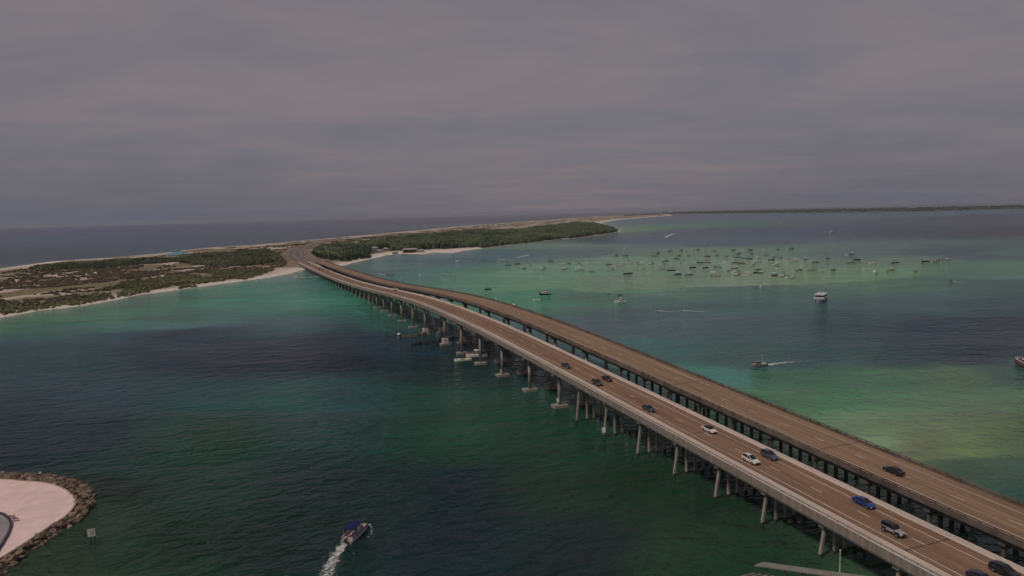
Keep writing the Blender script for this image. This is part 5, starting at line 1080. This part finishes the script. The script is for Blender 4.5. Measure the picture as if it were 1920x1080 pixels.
house(769, 472.5, 27, 12, 4.2, 2.4, 4, 'long open-sided waterfront building with a pale roof', stilts=1.2, cat='building', open_=True)
house(790, 472, 11, 8, 3.0, 1.8, 4, 'white annex at the right end of the long waterfront building', stilts=1.0, nwin=2, cat='building')
house(741, 474.5, 9, 7, 2.8, 1.8, 6, 'small pale shed left of the long waterfront building', stilts=.8, nwin=2, cat='building')
for i, x in enumerate((889, 897, 906, 915, 924, 936, 945)):
    house(x, 427.5 - i * .42, 13 if i < 5 else 18, 11, 5.5, 3.0, 5 * (i % 3), '%s pale house from the left in the row behind the wood' % ordinal(i + 1), stilts=4.5, nwin=3)
for i, (x, y) in enumerate(((436, 465), (576, 452.5), (638, 447.5), (651, 446.5))): house(x, y, 12, 8, 3, 2, 10, ['pale beach hut on the dunes left of the bridge end', 'pale beach hut behind the island road bend', 'left of two pale huts along the gulf beach', 'right of two pale huts along the gulf beach'][i], nwin=2, cat='hut')
# docks
def dock(pts, z, w, label, m=WOODD, head=None):
    g = [P(x, y, z) for x, y in pts]; base = Vector((g[0].x, g[0].y, drop(g[0].x, g[0].y))); t = empty('dock', base); tag(t, label, 'dock')
    for a, c in zip(g[:-1], g[1:]):
        d = (c - a); L = d.length; d.normalize(); mid = (a + c) / 2 - base; b = MB(); b.box((mid.x, mid.y, z), (L, w, .25), math.atan2(d.y, d.x)); b.build('walkway', m, t)
        n = Vector((-d.y, d.x, 0))
        for k in range(int(L / 6) + 1):
            for s in (-1, 1): p = a + d * min(L, 6 * k) + n * (s * w * .4) - base; b = MB(); b.tube((p.x, p.y, -2), (p.x, p.y, z + .1), .2, 6); b.build('post', m, t)
    if head: b = MB(); b.box((0, 0, z + .05), (head, head, .35)); b.build('platform', m, t); b = MB(); b.box((0, 0, z + 1.2), (head * .7, head * .7, 1.6)); b.build('kiosk', m, t)
dock([(556, 521.5), (582, 519.5), (612, 518)], 1.6, 3.0, 'white fishing pier reaching out under the island end of the bridge', mat('white_pier', (.50, .48, .43), .8, .2, var=.1), 5)
dock([(752, 477.5), (795, 477.5)], 1.3, 4, 'dark dock along the long waterfront building', mat('dark_dock', (.07, .065, .06), .9, .1))
dock([(722, 478), (738, 479.5)], 1.2, 3, 'short dock below the white clearing houses')
boat('cruiser', 853, 475.8, 10, 'white', 'tan', 'white boat moored at the small sandy spit', sc=.8)
# ================================================================== far shore
def far_shore():
    wl = [(1170, 406), (1220, 403), (1271, 400.5), (1399, 399), (1527, 398.2), (1655, 396.6), (1741, 395.3), (1848, 392.6), (1935, 390.5), (2100, 387)]
    A = [P(x, y) for x, y in wl]; line = catmull(A, 6); secs = []
    for i_, p in enumerate(line):
        d = Vector((p.x, p.y)).normalized(); r_ = Vector((p.x, p.y)).length; s = []; tp = min(1, .12 + i_ / 26)
        for k, h in ((0, -.5), (20, 2.5), (60, 8), (300, 14), (1200, 16), (1800, 9)): q = d * (r_ + k); s.append((q.x, q.y, h * tp + drop(q.x, q.y)))
        secs.append(s)
    b = MB(); b.loft(secs, False, False); o = b.build('far_mainland', mat('far_ground', (.085, .09, .075), .95, .1, var=.3, vscale=.01)); tag(o, 'low dark mainland along the far side of the bay', 'shore', kind='structure')
    cs = []; zs = []
    for i in range(len(line) - 1):
        a, c = line[i], line[i + 1]; L = (c - a).length
        for _ in range(int(min(L / 3.5, 500))):
            u = random.random(); p = a.lerp(c, u); d = Vector((p.x, p.y)).normalized(); k = random.random() ** 1.5 * 1100 + 25; q = Vector((p.x, p.y)) + d * k; g = float(np.interp(k, [0, 20, 60, 300, 1200], [-.5, 1.5, 6, 11, 13])) * min(1, .12 + i / 26) + drop(q.x, q.y)
            h = random.uniform(3, 13) * min(1, .3 + i / 20); cs.append((q.x, q.y, g + h * .5)); zs.append((random.uniform(8, 18), random.uniform(8, 18), h * .55))
    n = len(cs); C0 = np.array([0.075, 0.085, 0.070]) * (.7 + .6 * rng.random((n, 1))); V, F, C = clumps(np.array(cs), np.array(zs), C0, .35)
    tag(link('far_woodland', np_mesh('far_woodland', V, F, M_LEAF, C)), 'dark band of trees along the far mainland shore', 'woodland', kind='stuff')
    blds = [(1200, 4, 30), (1216, 3, 26), (1238, 5, 40), (1258, 8, 30), (1290, 3, 24), (1340, 3, 24), (1366, 4, 36), (1372, 12, 16), (1418, 3, 22), (1440, 3, 26), (1548, 3, 24), (1575, 3, 22), (1612, 3, 20), (1700, 3, 24), (1836, 3, 26), (1862, 3, 22)]
    wx = [w[0] for w in wl]; wy = [w[1] for w in wl]
    for i, (x, hgt, L) in enumerate(blds):
        q = P(x, float(np.interp(x, wx, wy)) - .4); hgt = hgt * 2.2; t = empty('far_building', q); tag(t, '%s pale building from the left along the far shore' % ordinal(i + 1), 'building', 'far shore buildings')
        b = MB(); b.box((0, 0, hgt / 2), (L, 12, hgt)); b.build('wall', WALLW, t); b = MB(); hip(b, L + 2, 14, hgt + .26, hgt + 3, 6); b.build('roof', ROOFG, t)
        for k in range(3): b = MB(); b.box((-L / 3 + L / 3 * k, -6.05, hgt * .55), (L * .15, .2, hgt * .35)); b.build('window', WIN, t)
    q = P(1307, 400); d = Vector((q.x, q.y)).normalized() * 300; t = empty('water_tower', (q.x + d.x, q.y + d.y, q.z + 8)); tag(t, 'pale water tower rising over the far shore trees', 'tower')
    b = MB(); b.tube((0, 0, 0), (0, 0, 32), 3.2, 10, 2.6); b.build('shaft', WALLW, t); b = MB(); b.loft([[(r_ * math.cos(a), r_ * math.sin(a), z) for a in np.arange(12) * math.pi / 6] for r_, z in ((2.6, 31), (8.5, 35), (9, 39), (7.5, 42), (2, 43.5))]); b.build('tank', WALLW, t)
far_shore()
# ================================================================== the hazy air
def haze():
    b = MB(); R_ = 48000; n = 24; b.loft([[(R_ * math.cos(2 * math.pi * i / n), R_ * math.sin(2 * math.pi * i / n), z) for i in range(n)] for z in (-170, 78)])
    m = bpy.data.materials.new('haze'); m.use_nodes = True; t = m.node_tree; t.nodes.clear(); o = N(t, 'ShaderNodeOutputMaterial'); v = N(t, 'ShaderNodeVolumePrincipled'); v.inputs['Color'].default_value = (.62, .66, .76, 1); v.inputs['Density'].default_value = HAZE; v.inputs['Anisotropy'].default_value = 0.0; t.links.new(v.outputs[0], o.inputs['Volume'])
    h = b.build('haze', m); tag(h, 'thin grey sea haze over the whole bay', 'haze', kind='stuff')
HAZE = 3.6e-5
haze()
